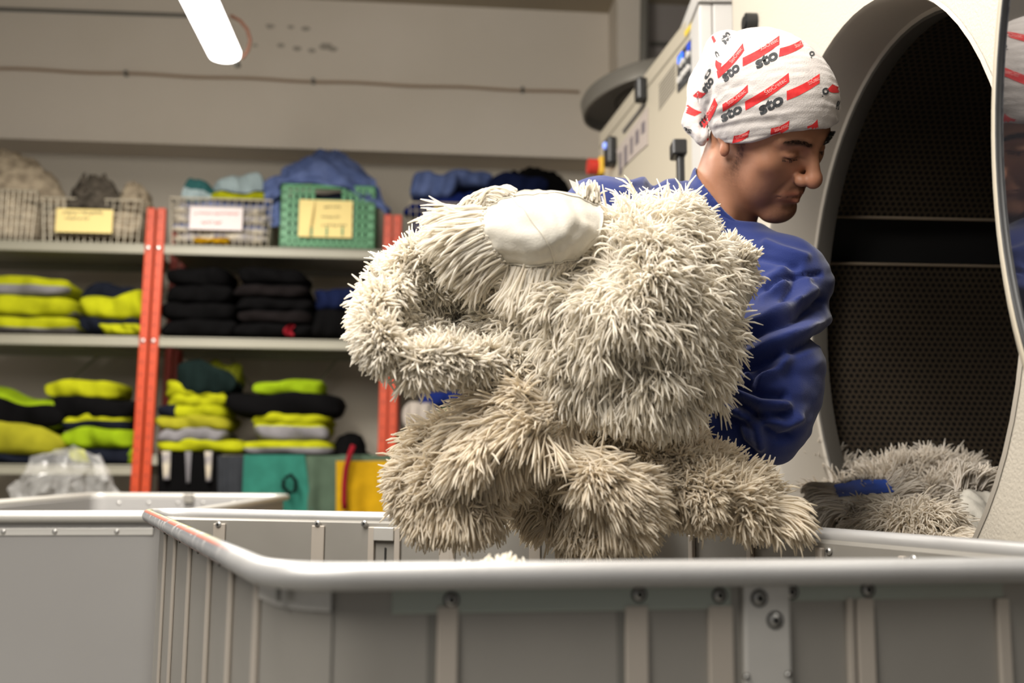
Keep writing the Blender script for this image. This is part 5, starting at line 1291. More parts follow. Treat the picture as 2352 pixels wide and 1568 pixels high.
F_ = [(-.0060, 5, [(1762, 668), (1790, 645), (1822, 632), (1884, 628)]), (.006, 12, [(1700, 700), (1770, 640), (1800, 618)]),
      (.0085, 13, [(1700, 760), (1770, 728), (1830, 700), (1865, 668)]), (-.009, 11, [(1690, 785), (1760, 752), (1840, 725), (1890, 690)]),
      (.009, 15, [(1700, 825), (1770, 790), (1850, 760), (1896, 728)]), (-.011, 12, [(1680, 850), (1750, 828), (1830, 800), (1890, 770)]),
      (.010, 14, [(1745, 872), (1790, 845), (1806, 815)]), (-.008, 9, [(1700, 862), (1718, 880), (1745, 850), (1775, 838)]), (.008, 11, [(1660, 858), (1720, 866)]),
      (-.010, 10, [(1640, 878), (1690, 884), (1750, 905), (1800, 908)]), (.010, 12, [(1640, 890), (1690, 900), (1745, 925), (1800, 930)]), (-.011, 11, [(1650, 905), (1700, 925), (1745, 955), (1800, 952)]),
      (.010, 12, [(1650, 920), (1690, 945), (1735, 975), (1745, 1020)]), (-.010, 10, [(1630, 930), (1670, 960), (1710, 970), (1736, 955)]), (.008, 11, [(1625, 950), (1650, 1000), (1660, 1040)]),
      (-.008, 10, [(1690, 985), (1700, 1020), (1730, 1045)]), (.008, 12, [(1765, 960), (1800, 975), (1830, 960)]), (-.007, 9, [(1760, 985), (1790, 1005), (1812, 1000)]),
      (.006, 9, [(1750, 690), (1780, 665), (1800, 650)]), (-.006, 8, [(1800, 690), (1820, 660), (1830, 640)]), (.005, 9, [(1825, 700), (1850, 660), (1856, 640)]),
      (-.005, 8, [(1450, 410), (1500, 395), (1555, 385)]), (.005, 9, [(1440, 420), (1490, 412), (1550, 412)]), (-.006, 7, [(1490, 425), (1530, 408), (1560, 405)]), (-.005, 8, [(1480, 395), (1500, 420), (1520, 440)]),
      (.006, 10, [(1760, 560), (1800, 575), (1850, 590)]), (-.006, 9, [(1745, 590), (1790, 600), (1830, 612)])]
tv = tv+tn*(1.35*folds(px_, py_, F_)+.0022*vnoise(tv@np.array([[1, 0, 0], [0, 1, 0], [.5, 0, 1.0]])*[.7, 1, 2.0], 9, 12)+.0010*vnoise(tv*[1, 1, 1.8], 22, 14))[:, None]
tv = relax(tv, tf, 1, .35)
SHIRT = new_mat('blue_work_cotton', lin(20, 38, 100), .78, spec=.25, noise=(8, .35, lin(17, 32, 86)), bump=(700, .25), sheen=.25)
obj('work_shirt', tv, tf, SHIRT, man, smooth=True)
# collar: bands standing round the neck, ends folded over the chest
CPA = P(1590, 352, 1.52); _B = P(1722, 540, 1.40); _C = P(1640, 365, 1.62)
CPN = unit(np.cross(_B-CPA, _C-CPA)); CPN = CPN if CPN[2] > 0 else -CPN
def collar_sdf(p):
    a = toW((0, -.02, -.03)); b = neck_b-[0, 0, .03]; ax_ = unit(b-a); L = np.linalg.norm(b-a); t = (p-a)@ax_; rad = np.linalg.norm(p-a-t[:, None]*ax_, axis=1)
    R0 = .068+.10*np.clip(t-L*.50, -.05, .06)
    sh = np.abs(rad-R0)-.0028
    return smax(smax(sh, (p-CPA)@CPN, .003), -(p-CPA)@CPN-.045, .003)
cv, cf = nets(collar_sdf, np.minimum(HP, neck_b)-[.12, .14, .09], np.maximum(HP, neck_b)+[.12, .14, .03], .0034)
cn = vnormals(cv, cf); px_, py_ = proj(cv)
cv = relax(cv+cn*(.0015*vnoise(cv, 14, 3))[:, None], cf, 2, .4)
obj('collar', cv, cf, SHIRT, man, smooth=True)
# trousers and shoes (hidden behind the trolley from the front)
def trouser_sdf(p):
    d = cap(p, HIP+[-.05, 0, 0], HIP+[.05, 0, 0], .125)
    for s, ft in ((-1, (.15, 1.74)), (1, (.32, 1.86))):
        hp = HIP+[s*.085, 0, -.04]; kn = np.array([hp[0]-.01, hp[1]-.05, .52]); an = np.array([ft[0], ft[1], .08])
        d = smin(d, cap(p, hp, kn, .098, .075), .03); d = smin(d, cap(p, kn, an, .074, .062), .02)
    return smax(smax(d, p[:, 2]-.98, .004), .06-p[:, 2], .004)
qv, qf = nets(trouser_sdf, (-.05, 1.55, .04), (.52, 2.04, 1.0), .009); qn = vnormals(qv, qf); qv = relax(qv+qn*(.005*vnoise(qv*[1, 1, 1.6], 8, 2))[:, None], qf, 2)
obj('work_trousers', qv, qf, new_mat('dark_trousers', lin(34, 40, 62), .85, bump=(500, .2)), man, smooth=True)
for ft in ((.15, 1.74), (.32, 1.86)):
    def shoe(p, ft=ft):
        d = smin(cap(p, (ft[0], ft[1]+.03, .055), (ft[0], ft[1]-.13, .045), .052, .042), cap(p, (ft[0], ft[1], .06), (ft[0], ft[1], .12), .05), .03); return smax(d, -p[:, 2], .002)
    v_, f_ = nets(shoe, (ft[0]-.09, ft[1]-.21, -.01), (ft[0]+.09, ft[1]+.11, .18), .008); obj('shoe', relax(v_, f_, 1), f_, M['black'], man, smooth=True)
# ------------------------------------------------------------------ mops: canvas backing with yarn pile
CANV = new_mat('mop_canvas', lin(200, 195, 184), .85, spec=.15, noise=(20, .4, lin(190, 184, 172)), bump=(420, .25))
YARN = new_mat('mop_yarn', (.99, .955, .885), .85, spec=.12, attr='tone')
_nt = YARN.node_tree; _b = _nt.nodes['Principled BSDF']; _tl = _nt.nodes.new('ShaderNodeBsdfTranslucent'); _mx = _nt.nodes.new('ShaderNodeMixShader'); _mx.inputs[0].default_value = .55
_nt.links.new(_b.inputs['Base Color'].links[0].from_socket, _tl.inputs['Color']); _nt.links.new(_b.outputs[0], _mx.inputs[1]); _nt.links.new(_tl.outputs[0], _mx.inputs[2]); _nt.links.new(_mx.outputs[0], _nt.nodes['Material Output'].inputs[0])
SEAMM = new_mat('mop_stitching', lin(206, 200, 186), .9)
def grow(roots, dirs, L, rad, r, segs=6, grav=.25, wob=.25, curl=.0, tip=.75, sides=4):
    n = len(roots); pts = np.empty((n, segs+1, 3)); pts[:, 0] = roots
    d = dirs/np.linalg.norm(dirs, axis=1)[:, None]; bend = r.normal(size=(n, 3))*curl
    st = (L/segs)[:, None]
    for k in range(segs):
        pts[:, k+1] = pts[:, k]+d*st
        d = d+np.array([0, 0, -1.0])*grav*(k+1)/segs+bend/segs*2+r.normal(size=(n, 3))*wob/segs*1.6
        d /= np.linalg.norm(d, axis=1)[:, None]
    T = np.gradient(pts, axis=1); T /= np.linalg.norm(T, axis=2)[..., None]+1e-12
    ref = unit(np.array([.3, .9, .25])); A = np.cross(T, ref); A /= np.linalg.norm(A, axis=2)[..., None]+1e-9; B = np.cross(T, A)
    prof = np.ones(segs+1); prof[-1] = tip*.6; prof[0] = .9; prof[-2] = .95
    rr = rad[:, None]*prof[None, :]
    V = np.empty((n, segs+1, sides, 3))
    for s in range(sides):
        a = 2*pi*s/sides; V[:, :, s] = pts+(A*cos(a)+B*sin(a))*rr[..., None]
    idx = np.arange(n*(segs+1)*sides).reshape(n, segs+1, sides); F = []
    for s in range(sides):
        s2 = (s+1) % sides; F.append(np.stack([idx[:, :-1, s], idx[:, :-1, s2], idx[:, 1:, s2], idx[:, 1:, s]], -1).reshape(-1, 4))
    if sides == 4: F.append(idx[:, -1, :].reshape(-1, 4)[:, ::1])
    return V.reshape(-1, 3), np.concatenate(F), n*0+(segs+1)*sides
def mop(label, rows, count=2500, L=.045, nrm=.8, flow=None, out=.5, fringe=(), backing=True, name='mop', group='mops held in his arms', seed=0, rad=.0013,
        grav=.25, wob=.3, curl=.25, tuft=11, th=.007, tone=(1., 1., 1.), mask=None, top_yarn=True, stitch=None, wrinkle=.003, flip=False, spread=.0052, back_yarn=0, world=None, strip=None, lay_=.5):
    """rows: grid of (px, py, depth). fringe: list of (edge, count, length, spread, extra direction)"""
    r = np.random.RandomState(seed+100)
    C = [[P(*c) for c in row] for row in rows]; nu, nv = 36, 36
    G = patch(C, nu, nv); du = np.gradient(G, axis=0); dv = np.gradient(G, axis=1); N = np.cross(du, dv); N /= np.linalg.norm(N, axis=2)[..., None]+1e-12
    if ((CAM-G)*N).sum() < 0: N = -N
    if flip: N = -N
    G = G+N*(wrinkle*(vnoise(G.reshape(-1, 3), 14, seed)+.6*vnoise(G.reshape(-1, 3), 30, seed+1)).reshape(nu, nv))[..., None]
    base = G.reshape(-1, 3).mean(0); base[2] = G[..., 2].min()
    t = thing(name, label, 'mop', base, 0, group)
    Q = G.reshape(-1, 3); B = Q-(N*th).reshape(-1, 3); n = len(Q)
    F = [(i*nv+j, i*nv+j+1, (i+1)*nv+j+1, (i+1)*nv+j) for i in range(nu-1) for j in range(nv-1)]
    per = [i for i in range(nv)]+[i*nv+nv-1 for i in range(1, nu)]+[(nu-1)*nv+j for j in range(nv-2, -1, -1)]+[i*nv for i in range(nu-2, 0, -1)]
    F2 = F+[tuple(n+k for k in f[::-1]) for f in F]+[(per[k], per[(k+1) % len(per)], n+per[(k+1) % len(per)], n+per[k]) for k in range(len(per))]
    obj('backing', np.concatenate([Q, B]), F2, CANV, t, smooth=True)
    def samp(A, u, v):
        x = np.clip(u, 0, .9999)*(nu-1); y = np.clip(v, 0, .9999)*(nv-1); i = x.astype(int); j = y.astype(int); fx = (x-i)[:, None]; fy = (y-j)[:, None]
        return A[i, j]*(1-fx)*(1-fy)+A[i+1, j]*fx*(1-fy)+A[i, j+1]*(1-fx)*fy+A[i+1, j+1]*fx*fy
    cen = G[nu//2, nv//2]; SV = []; SF = []; ST = []; off = 0
    def addset(roots, dirs, Ls, grav_=grav, wob_=wob, curl_=curl, segs=6):
        nonlocal off
        rd = rad*.92*(.85+.3*r.rand(len(roots))); V, Fq, per_ = grow(roots, dirs, Ls, rd, r, segs, grav_, wob_, curl_)
        tn_ = (.95+.05*r.rand(len(roots)))[:, None]*np.asarray(tone)*(1-np.array([0, .015, .05])*r.rand(len(roots))[:, None]); SV.append(V); SF.append(Fq+off); ST.append(np.repeat(tn_, per_, axis=0)); off += len(V)
    w_ = np.linalg.norm(np.cross(du, dv), axis=2).ravel(); w_ /= w_.sum()
    def tufts(nt_, sgn):
        id_ = r.choice(nu*nv, nt_, p=w_); u = (id_//nv+r.rand(nt_)-.5)/(nu-1); v = (id_ % nv+r.rand(nt_)-.5)/(nv-1)
        if mask is not None: k = mask(u, v); u, v = u[k], v[k]
        return np.clip(u, 0, 1), np.clip(v, 0, 1)
    for sgn, cnt in ((1, count if top_yarn else 0), (-1, back_yarn)):
        if not cnt: continue
        cnt = int(cnt*1.75)
        u, v = tufts(cnt//tuft, sgn); p = samp(G, u, v); nn = samp(N, u, v)*sgn; nn /= np.linalg.norm(nn, axis=1)[:, None]
        o_ = p-cen; o_ -= nn*(o_*nn).sum(1)[:, None]; ol = np.linalg.norm(o_, axis=1)[:, None]+1e-9; o_ = o_/ol*np.clip(ol/.06, .15, 1)
        fl_ = np.zeros(3) if flow is None else np.asarray(flow, float)
        d = nn*nrm*.48+o_*out+fl_+r.normal(size=p.shape)*.25
        big = np.stack([vnoise(p, 9, seed+20+k)+.6*vnoise(p, 24, seed+30+k) for k in range(3)], 1)*lay_*1.7; d = d+big
        R = np.repeat(p-(nn*th if sgn < 0 else 0), tuft, 0); D = np.repeat(d, tuft, 0)+r.normal(size=(len(R), 3))*.11
        ofs = np.cross(r.normal(size=R.shape), np.repeat(nn, tuft, 0))*spread; R = R+ofs; D = D/(np.linalg.norm(D, axis=1)[:, None]+1e-9)-ofs/L*.75
        Ls = np.repeat(L*(.65+.6*r.rand(len(p))), tuft)*(.80+.36*r.rand(len(R)))
        addset(R, D, Ls)
    for fr in fringe:
        e, cnt, Lf, nn_k, ex = fr[:5]; rng = fr[5] if len(fr) > 5 else (0, 1); gk = fr[6] if len(fr) > 6 else grav
        nt_ = max(1, cnt//4); s = rng[0]+(rng[1]-rng[0])*r.rand(nt_); ins = .03*r.rand(nt_)
        if e == 'T': u, v = ins, s
        elif e == 'B': u, v = 1-ins, s
        elif e == 'L': u, v = s, ins
        else: u, v = s, 1-ins
        p = samp(G, u, v); nn = samp(N, u, v); nn /= np.linalg.norm(nn, axis=1)[:, None]
        o_ = {'T': -samp(du, u, v), 'B': samp(du, u, v), 'L': -samp(dv, u, v), 'R': samp(dv, u, v)}[e]; o_ /= np.linalg.norm(o_, axis=1)[:, None]+1e-9
        d = o_+nn*nn_k*(r.rand(nt_)*2-.6)[:, None]+np.asarray(ex, float)+r.normal(size=p.shape)*.10+np.stack([vnoise(p, 16, seed+40+k) for k in range(3)], 1)*.18
        R = np.repeat(p, 4, 0)+r.normal(size=(nt_*4, 3))*.0022; D = np.repeat(d, 4, 0)+r.normal(size=(nt_*4, 3))*.07
        addset(R, D, np.repeat(Lf*(.78+.4*r.rand(nt_)), 4)*(.9+.2*r.rand(nt_*4)), gk, wob*.7, curl*.7, 8)
    if SV:
        o = obj('yarn', np.concatenate(SV), np.concatenate(SF), YARN, t, smooth=True, attrs={'tone': np.concatenate(ST)}); o['kind'] = 'stuff'
    if stitch:
        m = MB()
        for (u0, v0, u1, v1) in stitch:
            k = 40; u = np.linspace(u0, u1, k); v = np.linspace(v0, v1, k); p = samp(G, u, v)+samp(N, u, v)*.0006; m.tube(p, .0009, 4)
        o = m.build('stitching', SEAMM, t, smooth=True)
    if strip:
        (u0, v0, u1, v1), mat_, nm_ = strip; m = MB(); k = 14; a = []; 
        for i in range(k):
            uu = np.full(8, u0+(u1-u0)*i/(k-1)); vv_ = np.linspace(v0, v1, 8)+.02*sin(i*1.1); a.append(samp(G, uu, vv_)+samp(N, uu, vv_)*.0012)
        m.grid(np.array(a)); m.build(nm_, mat_, t, smooth=True)
    return t
def wdir(x0, y0, x1, y1, d=1.1): return unit(P(x1, y1, d)-P(x0, y0, d))
LF = wdir(1200, 700, 1000, 720); DL = wdir(1200, 700, 1050, 850); DN = np.array([0, 0, -1.0]); RT = -LF; UPV = np.array([0, 0, 1.0]); TC = np.array([0, -1.0, 0])
# --- the big mop in front, yarn side to the viewer
mop('large fluffy white mop in front, yarn side out, below his chin', [
    [(1405, 520, 1.16), (1465, 500, 1.14), (1530, 502, 1.14), (1578, 545, 1.17)],
    [(1330, 575, 1.13), (1420, 560, 1.09), (1530, 570, 1.09), (1618, 625, 1.15)],
    [(1240, 680, 1.12), (1360, 690, 1.06), (1510, 700, 1.06), (1630, 740, 1.14)],
    [(1190, 780, 1.13), (1330, 800, 1.07), (1480, 815, 1.07), (1612, 845, 1.13)],
    [(1215, 848, 1.13), (1340, 882, 1.08), (1470, 905, 1.08), (1580, 905, 1.12)]],
    count=12500, L=.049, nrm=.75, out=.8, flow=DN*.12, seed=1, grav=.55, curl=.4, wob=.4, rad=.00125, lay_=.6, th=.010,
    fringe=(('R', 700, .028, .6, DN*.2), ('T', 420, .022, .6, UPV*.2), ('B', 1500, .048, .7, RT*.35+DN*.2), ('L', 900, .034, .8, DN*.3)))
# --- canvas side pad at the top left
mop('mop with smooth quilted canvas back showing, at the upper left of the armful', [
    [(1104, 470, 1.10), (1180, 440, 1.09), (1275, 438, 1.08), (1376, 468, 1.09)],
    [(1100, 520, 1.07), (1190, 500, 1.045), (1290, 498, 1.04), (1385, 520, 1.07)],
    [(1125, 570, 1.07), (1205, 562, 1.04), (1290, 560, 1.04), (1365, 565, 1.075)],
    [(1175, 612, 1.09), (1220, 622, 1.07), (1275, 618, 1.07), (1325, 600, 1.09)]],
    top_yarn=False, seed=2, th=.012, wrinkle=.0035, L=.03,
    fringe=(('L', 1700, .060, .5, DL*.5, (0, 1), .15), ('B', 1500, .048, .5, DL*.9, (0, 1), .12), ('T', 420, .040, .3, LF*1.5+UPV*.3, (0, .35), .9), ('T', 90, .022, .4, UPV*.2, (.85, 1))),
    stitch=((.02, .30, .98, .66), (.03, .03, .97, .05), (.04, .02, .05, .98), (.93, .02, .93, .98)))
# --- left bowl-shaped mop
mop('mop curled like a bowl at the left end of the armful', [
    [(925, 640, 1.10), (985, 600, 1.13), (1070, 610, 1.17), (1190, 650, 1.18)],
    [(880, 700, 1.07), (970, 690, 1.15), (1070, 700, 1.20), (1210, 700, 1.19)],
    [(890, 770, 1.05), (980, 770, 1.13), (1080, 780, 1.17), (1220, 760, 1.16)],
    [(930, 812, 1.05), (1015, 818, 1.07), (1110, 824, 1.09), (1215, 820, 1.12)]],
    count=8500, L=.020, nrm=.9, out=.1, seed=3, grav=.3, curl=.8, wob=.8, rad=.0014, th=.012, back_yarn=800,
    fringe=(('L', 1800, .042, .7, LF*.5+DN*.12), ('L', 800, .042, .3, LF*.2+DN*.4), ('B', 2300, .036, .8, DL*.35+DN*.1, (0, 1), .15), ('B', 700, .045, .3, LF*.5, (0, 1), .1), ('T', 900, .040, .5, LF*.7+UPV*.1, (0, .7))))
mop('shaded mop edge behind the bowl-shaped one at far left', [
    [(875, 650, 1.14), (915, 625, 1.15), (960, 610, 1.17)], [(858, 720, 1.12), (900, 715, 1.14), (960, 700, 1.18)], [(862, 790, 1.10), (905, 790, 1.13), (960, 780, 1.16)]],
    count=900, L=.03, nrm=.4, seed=4, flow=LF*.6, fringe=(('L', 1300, .032, .6, LF*.3+DN*.15), ('T', 300, .03, .5, LF*.6)))
mop('mop loops tucked between the canvas back and the bowl-shaped mop', [
    [(960, 620, 1.13), (1010, 575, 1.14), (1070, 560, 1.15)], [(1000, 650, 1.14), (1060, 625, 1.15), (1110, 610, 1.16)], [(1050, 690, 1.17), (1110, 670, 1.17), (1160, 650, 1.17)]],
    count=2200, L=.028, nrm=.6, seed=5, flow=LF*.3+DN*.2, curl=.7, fringe=(('T', 700, .04, .4, LF*.8+DN*.2), ('L', 500, .04, .4, LF*.6)))
mop('mop filling the hollow between the large front mop and the bowl-shaped mop', [
    [(1160, 640, 1.16), (1230, 640, 1.14), (1300, 620, 1.14)], [(1120, 740, 1.15), (1190, 740, 1.13), (1260, 720, 1.13)], [(1110, 830, 1.13), (1180, 840, 1.12), (1250, 840, 1.13)]],
    count=3600, L=.030, nrm=.6, seed=6, flow=LF*.4+DN*.3, curl=.5, fringe=(('B', 1100, .045, .5, DL*.5), ('L', 600, .035, .5, DL*.3)))
# --- right edge: canvas seen edge-on with yarn above
mop('mop pressed against his chest with plain canvas edge, right of the large front mop', [
    [(1660, 600, 1.20), (1695, 602, 1.18), (1734, 608, 1.20)], [(1655, 690, 1.19), (1688, 690, 1.18), (1720, 690, 1.20)],
    [(1645, 770, 1.18), (1672, 775, 1.17), (1700, 772, 1.20)], [(1630, 830, 1.18), (1645, 838, 1.17), (1668, 830, 1.19)]],
    top_yarn=True, count=900, L=.020, nrm=.6, seed=7, mask=lambda u, v: (u < .20) | (v < .06), flow=UPV*.2+LF*.1, th=.012,
    fringe=(('T', 600, .022, .8, UPV*.3+LF*.3), ('T', 200, .036, .8, UPV*.8, (.1, .4)), ('L', 900, .035, .8, LF*.2), ('B', 300, .03, .5, DN*.2)), stitch=((.36, .05, .36, .95),))
mop('mop corner fluffed up under his collar', [
    [(1550, 510, 1.20), (1590, 500, 1.21), (1620, 535, 1.23)], [(1570, 570, 1.19), (1615, 570, 1.20), (1655, 595, 1.22)], [(1600, 640, 1.19), (1630, 640, 1.20), (1660, 650, 1.22)]],
    count=2400, L=.022, nrm=.8, seed=8, flow=UPV*.2+RT*.2, fringe=(('T', 700, .028, .8, UPV*.2), ('R', 450, .026, .6, RT*.1+UPV*.3)))
# --- lower group
TL = (.97, .94, .89); gl = 'mops hanging below the armful'  # TL darkens the lower mops' yarn, putting the armful's shade into the colour
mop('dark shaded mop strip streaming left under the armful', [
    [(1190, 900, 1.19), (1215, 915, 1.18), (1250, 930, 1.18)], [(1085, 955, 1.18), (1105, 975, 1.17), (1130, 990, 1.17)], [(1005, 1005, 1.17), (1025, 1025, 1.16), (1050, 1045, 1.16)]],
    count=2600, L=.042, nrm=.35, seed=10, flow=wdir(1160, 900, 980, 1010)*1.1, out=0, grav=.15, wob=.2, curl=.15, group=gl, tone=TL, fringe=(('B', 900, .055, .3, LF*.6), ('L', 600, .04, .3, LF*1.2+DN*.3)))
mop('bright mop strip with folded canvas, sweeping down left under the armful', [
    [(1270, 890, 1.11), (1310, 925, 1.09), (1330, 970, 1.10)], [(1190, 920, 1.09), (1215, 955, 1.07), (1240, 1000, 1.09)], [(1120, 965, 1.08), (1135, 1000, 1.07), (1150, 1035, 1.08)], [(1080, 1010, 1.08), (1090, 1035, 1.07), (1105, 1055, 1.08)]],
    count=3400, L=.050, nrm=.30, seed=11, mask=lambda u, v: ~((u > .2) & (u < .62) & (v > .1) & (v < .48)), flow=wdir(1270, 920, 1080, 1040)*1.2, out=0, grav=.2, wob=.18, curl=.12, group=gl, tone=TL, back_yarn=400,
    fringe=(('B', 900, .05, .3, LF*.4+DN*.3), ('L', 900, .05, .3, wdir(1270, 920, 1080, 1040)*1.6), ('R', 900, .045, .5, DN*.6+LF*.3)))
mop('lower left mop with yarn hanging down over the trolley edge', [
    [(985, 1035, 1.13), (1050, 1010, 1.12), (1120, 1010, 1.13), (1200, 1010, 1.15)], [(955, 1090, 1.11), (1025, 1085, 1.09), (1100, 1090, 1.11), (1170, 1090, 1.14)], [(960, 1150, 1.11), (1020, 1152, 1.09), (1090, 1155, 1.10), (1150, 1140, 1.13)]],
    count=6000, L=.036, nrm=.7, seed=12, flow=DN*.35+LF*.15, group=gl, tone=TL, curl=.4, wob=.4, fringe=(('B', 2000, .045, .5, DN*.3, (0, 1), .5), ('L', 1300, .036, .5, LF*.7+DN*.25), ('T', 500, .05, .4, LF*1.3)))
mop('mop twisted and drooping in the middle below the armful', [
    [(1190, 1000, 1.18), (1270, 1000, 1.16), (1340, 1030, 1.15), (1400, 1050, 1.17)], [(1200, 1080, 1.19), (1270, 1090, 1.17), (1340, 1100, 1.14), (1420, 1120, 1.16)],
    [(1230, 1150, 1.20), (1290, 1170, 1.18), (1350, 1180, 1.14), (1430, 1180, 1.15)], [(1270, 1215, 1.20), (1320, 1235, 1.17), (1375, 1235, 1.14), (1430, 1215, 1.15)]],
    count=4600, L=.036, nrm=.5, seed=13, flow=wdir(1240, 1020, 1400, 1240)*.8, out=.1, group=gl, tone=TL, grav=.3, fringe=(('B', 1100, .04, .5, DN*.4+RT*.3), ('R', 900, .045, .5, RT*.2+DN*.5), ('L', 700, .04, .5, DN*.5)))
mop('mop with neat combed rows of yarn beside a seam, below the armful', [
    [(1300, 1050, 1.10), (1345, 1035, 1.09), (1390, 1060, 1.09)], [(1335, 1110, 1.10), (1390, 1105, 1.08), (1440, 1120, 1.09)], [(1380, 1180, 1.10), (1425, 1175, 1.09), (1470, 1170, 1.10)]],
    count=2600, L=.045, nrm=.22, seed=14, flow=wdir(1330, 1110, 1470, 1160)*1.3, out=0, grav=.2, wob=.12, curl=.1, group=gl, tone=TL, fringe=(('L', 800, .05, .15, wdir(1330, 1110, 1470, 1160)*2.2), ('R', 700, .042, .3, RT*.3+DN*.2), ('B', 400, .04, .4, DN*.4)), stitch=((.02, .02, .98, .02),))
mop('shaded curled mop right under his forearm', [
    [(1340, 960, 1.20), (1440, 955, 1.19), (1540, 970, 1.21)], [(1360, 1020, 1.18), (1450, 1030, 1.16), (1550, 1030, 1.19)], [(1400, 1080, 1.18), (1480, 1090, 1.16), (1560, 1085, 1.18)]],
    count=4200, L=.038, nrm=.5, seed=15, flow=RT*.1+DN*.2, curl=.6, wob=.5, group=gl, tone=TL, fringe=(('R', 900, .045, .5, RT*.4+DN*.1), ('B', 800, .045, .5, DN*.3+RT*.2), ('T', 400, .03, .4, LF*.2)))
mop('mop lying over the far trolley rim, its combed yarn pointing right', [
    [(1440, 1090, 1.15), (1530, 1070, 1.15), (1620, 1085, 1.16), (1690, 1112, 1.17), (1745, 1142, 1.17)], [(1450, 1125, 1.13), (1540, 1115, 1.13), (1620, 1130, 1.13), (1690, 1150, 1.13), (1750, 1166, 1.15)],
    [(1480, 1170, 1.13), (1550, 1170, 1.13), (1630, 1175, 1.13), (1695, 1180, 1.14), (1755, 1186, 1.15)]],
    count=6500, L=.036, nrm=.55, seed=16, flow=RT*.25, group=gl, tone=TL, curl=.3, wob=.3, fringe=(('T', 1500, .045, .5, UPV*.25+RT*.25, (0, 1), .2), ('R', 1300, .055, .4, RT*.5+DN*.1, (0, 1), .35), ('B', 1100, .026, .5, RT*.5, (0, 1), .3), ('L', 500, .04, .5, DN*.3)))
# --- mops in the drum
gd = 'mops inside the dryer drum'
def dm_(x, y, d): return (x, y, d)
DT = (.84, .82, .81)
mop('mop at the back left of the dryer drum', [[(1872, 1050, 1.93), (1920, 1050, 1.96), (1985, 1085, 1.98)], [(1880, 1090, 1.87), (1930, 1088, 1.88), (2000, 1112, 1.90)], [(1890, 1150, 1.82), (1940, 1150, 1.80), (2010, 1160, 1.78)]],
    count=2600, L=.05, nrm=.6, seed=20, group=gd, tone=DT, fringe=(('T', 500, .045, .5, UPV*.2), ('R', 400, .05, .5, UPV*.3)))
mop('mop heaped at the back right of the dryer drum', [[(2010, 1110, 1.76), (2080, 1095, 1.80), (2160, 1090, 1.80), (2230, 1120, 1.80)], [(2010, 1150, 1.68), (2090, 1140, 1.70), (2170, 1140, 1.72), (2245, 1160, 1.72)], [(2030, 1200, 1.62), (2100, 1200, 1.64), (2180, 1200, 1.65), (2255, 1210, 1.66)]],
    count=4200, L=.055, nrm=.6, seed=21, group=gd, tone=DT, flow=DN*.2, fringe=(('T', 800, .055, .6, UPV*.4), ('R', 500, .05, .5, DN*.2), ('L', 200, .045, .5, UPV*.6)))
mop('mop with a blue strip across its canvas, in the dryer drum', [[(1908, 1115, 1.66), (1970, 1103, 1.66), (2042, 1100, 1.64)], [(1918, 1142, 1.61), (1985, 1137, 1.59), (2060, 1130, 1.57)], [(1950, 1172, 1.56), (2000, 1165, 1.54), (2060, 1160, 1.52)]],
    top_yarn=False, seed=22, group=gd, tone=DT, wrinkle=.001, strip=((.02, .04, .50, .96), new_mat('blue_strip', lin(16, 62, 152), .6, noise=(40, .5, lin(8, 40, 110))), 'blue_strip'), fringe=(('L', 500, .045, .6, LF*.2+DN*.2), ('T', 200, .012, .2, UPV*.1), ('B', 500, .045, .6, DN*.2), ('R', 300, .04, .6, UPV*.1)))
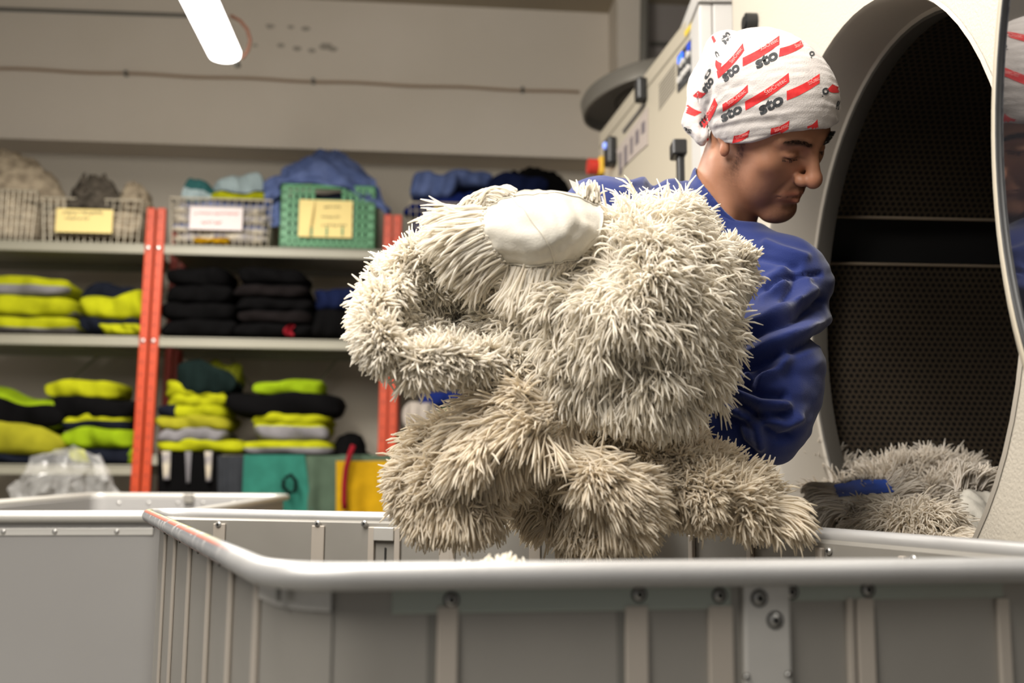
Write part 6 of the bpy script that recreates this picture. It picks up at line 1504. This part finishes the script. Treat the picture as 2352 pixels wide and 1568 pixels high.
mop('fluffy mop at the front of the dryer drum, under the blue-striped one', [[(1900, 1190, 1.70), (1960, 1185, 1.62), (2050, 1165, 1.52), (2130, 1165, 1.48), (2190, 1200, 1.46)], [(1905, 1220, 1.66), (1970, 1215, 1.56), (2060, 1205, 1.46), (2140, 1215, 1.42), (2210, 1240, 1.38)], [(1910, 1250, 1.62), (1980, 1255, 1.52), (2070, 1260, 1.42), (2150, 1270, 1.38), (2220, 1280, 1.34)]],
    count=6500, L=.045, nrm=.65, seed=23, group=gd, tone=(.94, .92, .90), flow=DN*.45, grav=.5, fringe=(('T', 600, .022, .6, UPV*.1), ('R', 500, .045, .5, RT*.3+DN*.3), ('L', 300, .03, .5, LF*.1)))
mop('mop showing dull grey canvas at the right of the dryer drum', [[(2195, 1130, 1.52), (2235, 1115, 1.54), (2275, 1125, 1.56)], [(2200, 1190, 1.46), (2240, 1180, 1.47), (2280, 1180, 1.50)], [(2215, 1250, 1.42), (2245, 1250, 1.43), (2280, 1250, 1.45)]],
    top_yarn=False, seed=24, group=gd, tone=DT, fringe=(('T', 400, .045, .6, UPV*.2), ('L', 300, .03, .5, LF*.2)))
# --- mops already in the trolley, one tip just showing over the front rim
mop('mop heaped inside the foreground trolley, only its tips above the front rim', [[(1050, 1322, .86), (1120, 1318, .87), (1190, 1322, .88)], [(1040, 1375, .80), (1120, 1370, .80), (1200, 1375, .80)], [(1040, 1420, .78), (1120, 1420, .78), (1200, 1420, .78)]],
    count=500, L=.016, nrm=.6, seed=30, group=None, flow=UPV*.3, fringe=(('T', 300, .016, .5, UPV*.5, (0, 1), .1),))
# small care label sewn on the canvas mop
q = [P(x, y, 1.125) for x, y in ((1307, 412), (1322, 418), (1345, 432), (1358, 446), (1354, 462), (1330, 450), (1316, 434))]
cl_ = thing('care_label', 'small printed white care label sticking up from the canvas-backed mop', 'label', q[4])
F = [tuple(range(7)), tuple(range(7, 14))[::-1]]+[(i, (i+1) % 7, 7+(i+1) % 7, 7+i) for i in range(7)]
obj('label_tape', q+[p+[0, .0012, 0] for p in q], F, M['white'], cl_)
m = MB(); r = np.random.RandomState(2)
for (x0, y0, n_) in ((1326, 424, 5), (1330, 433, 6), (1338, 443, 4)):
    for k in range(n_): a = P(x0+k*3.6, y0+k*2.2, 1.1238); b = P(x0+k*3.6+2.2, y0+k*2.2-1.5, 1.1238); m.tube([a, (a+b)/2+[0, 0, .0008], b], .00035, 4)
m.build('label_print', M['ink'], cl_)
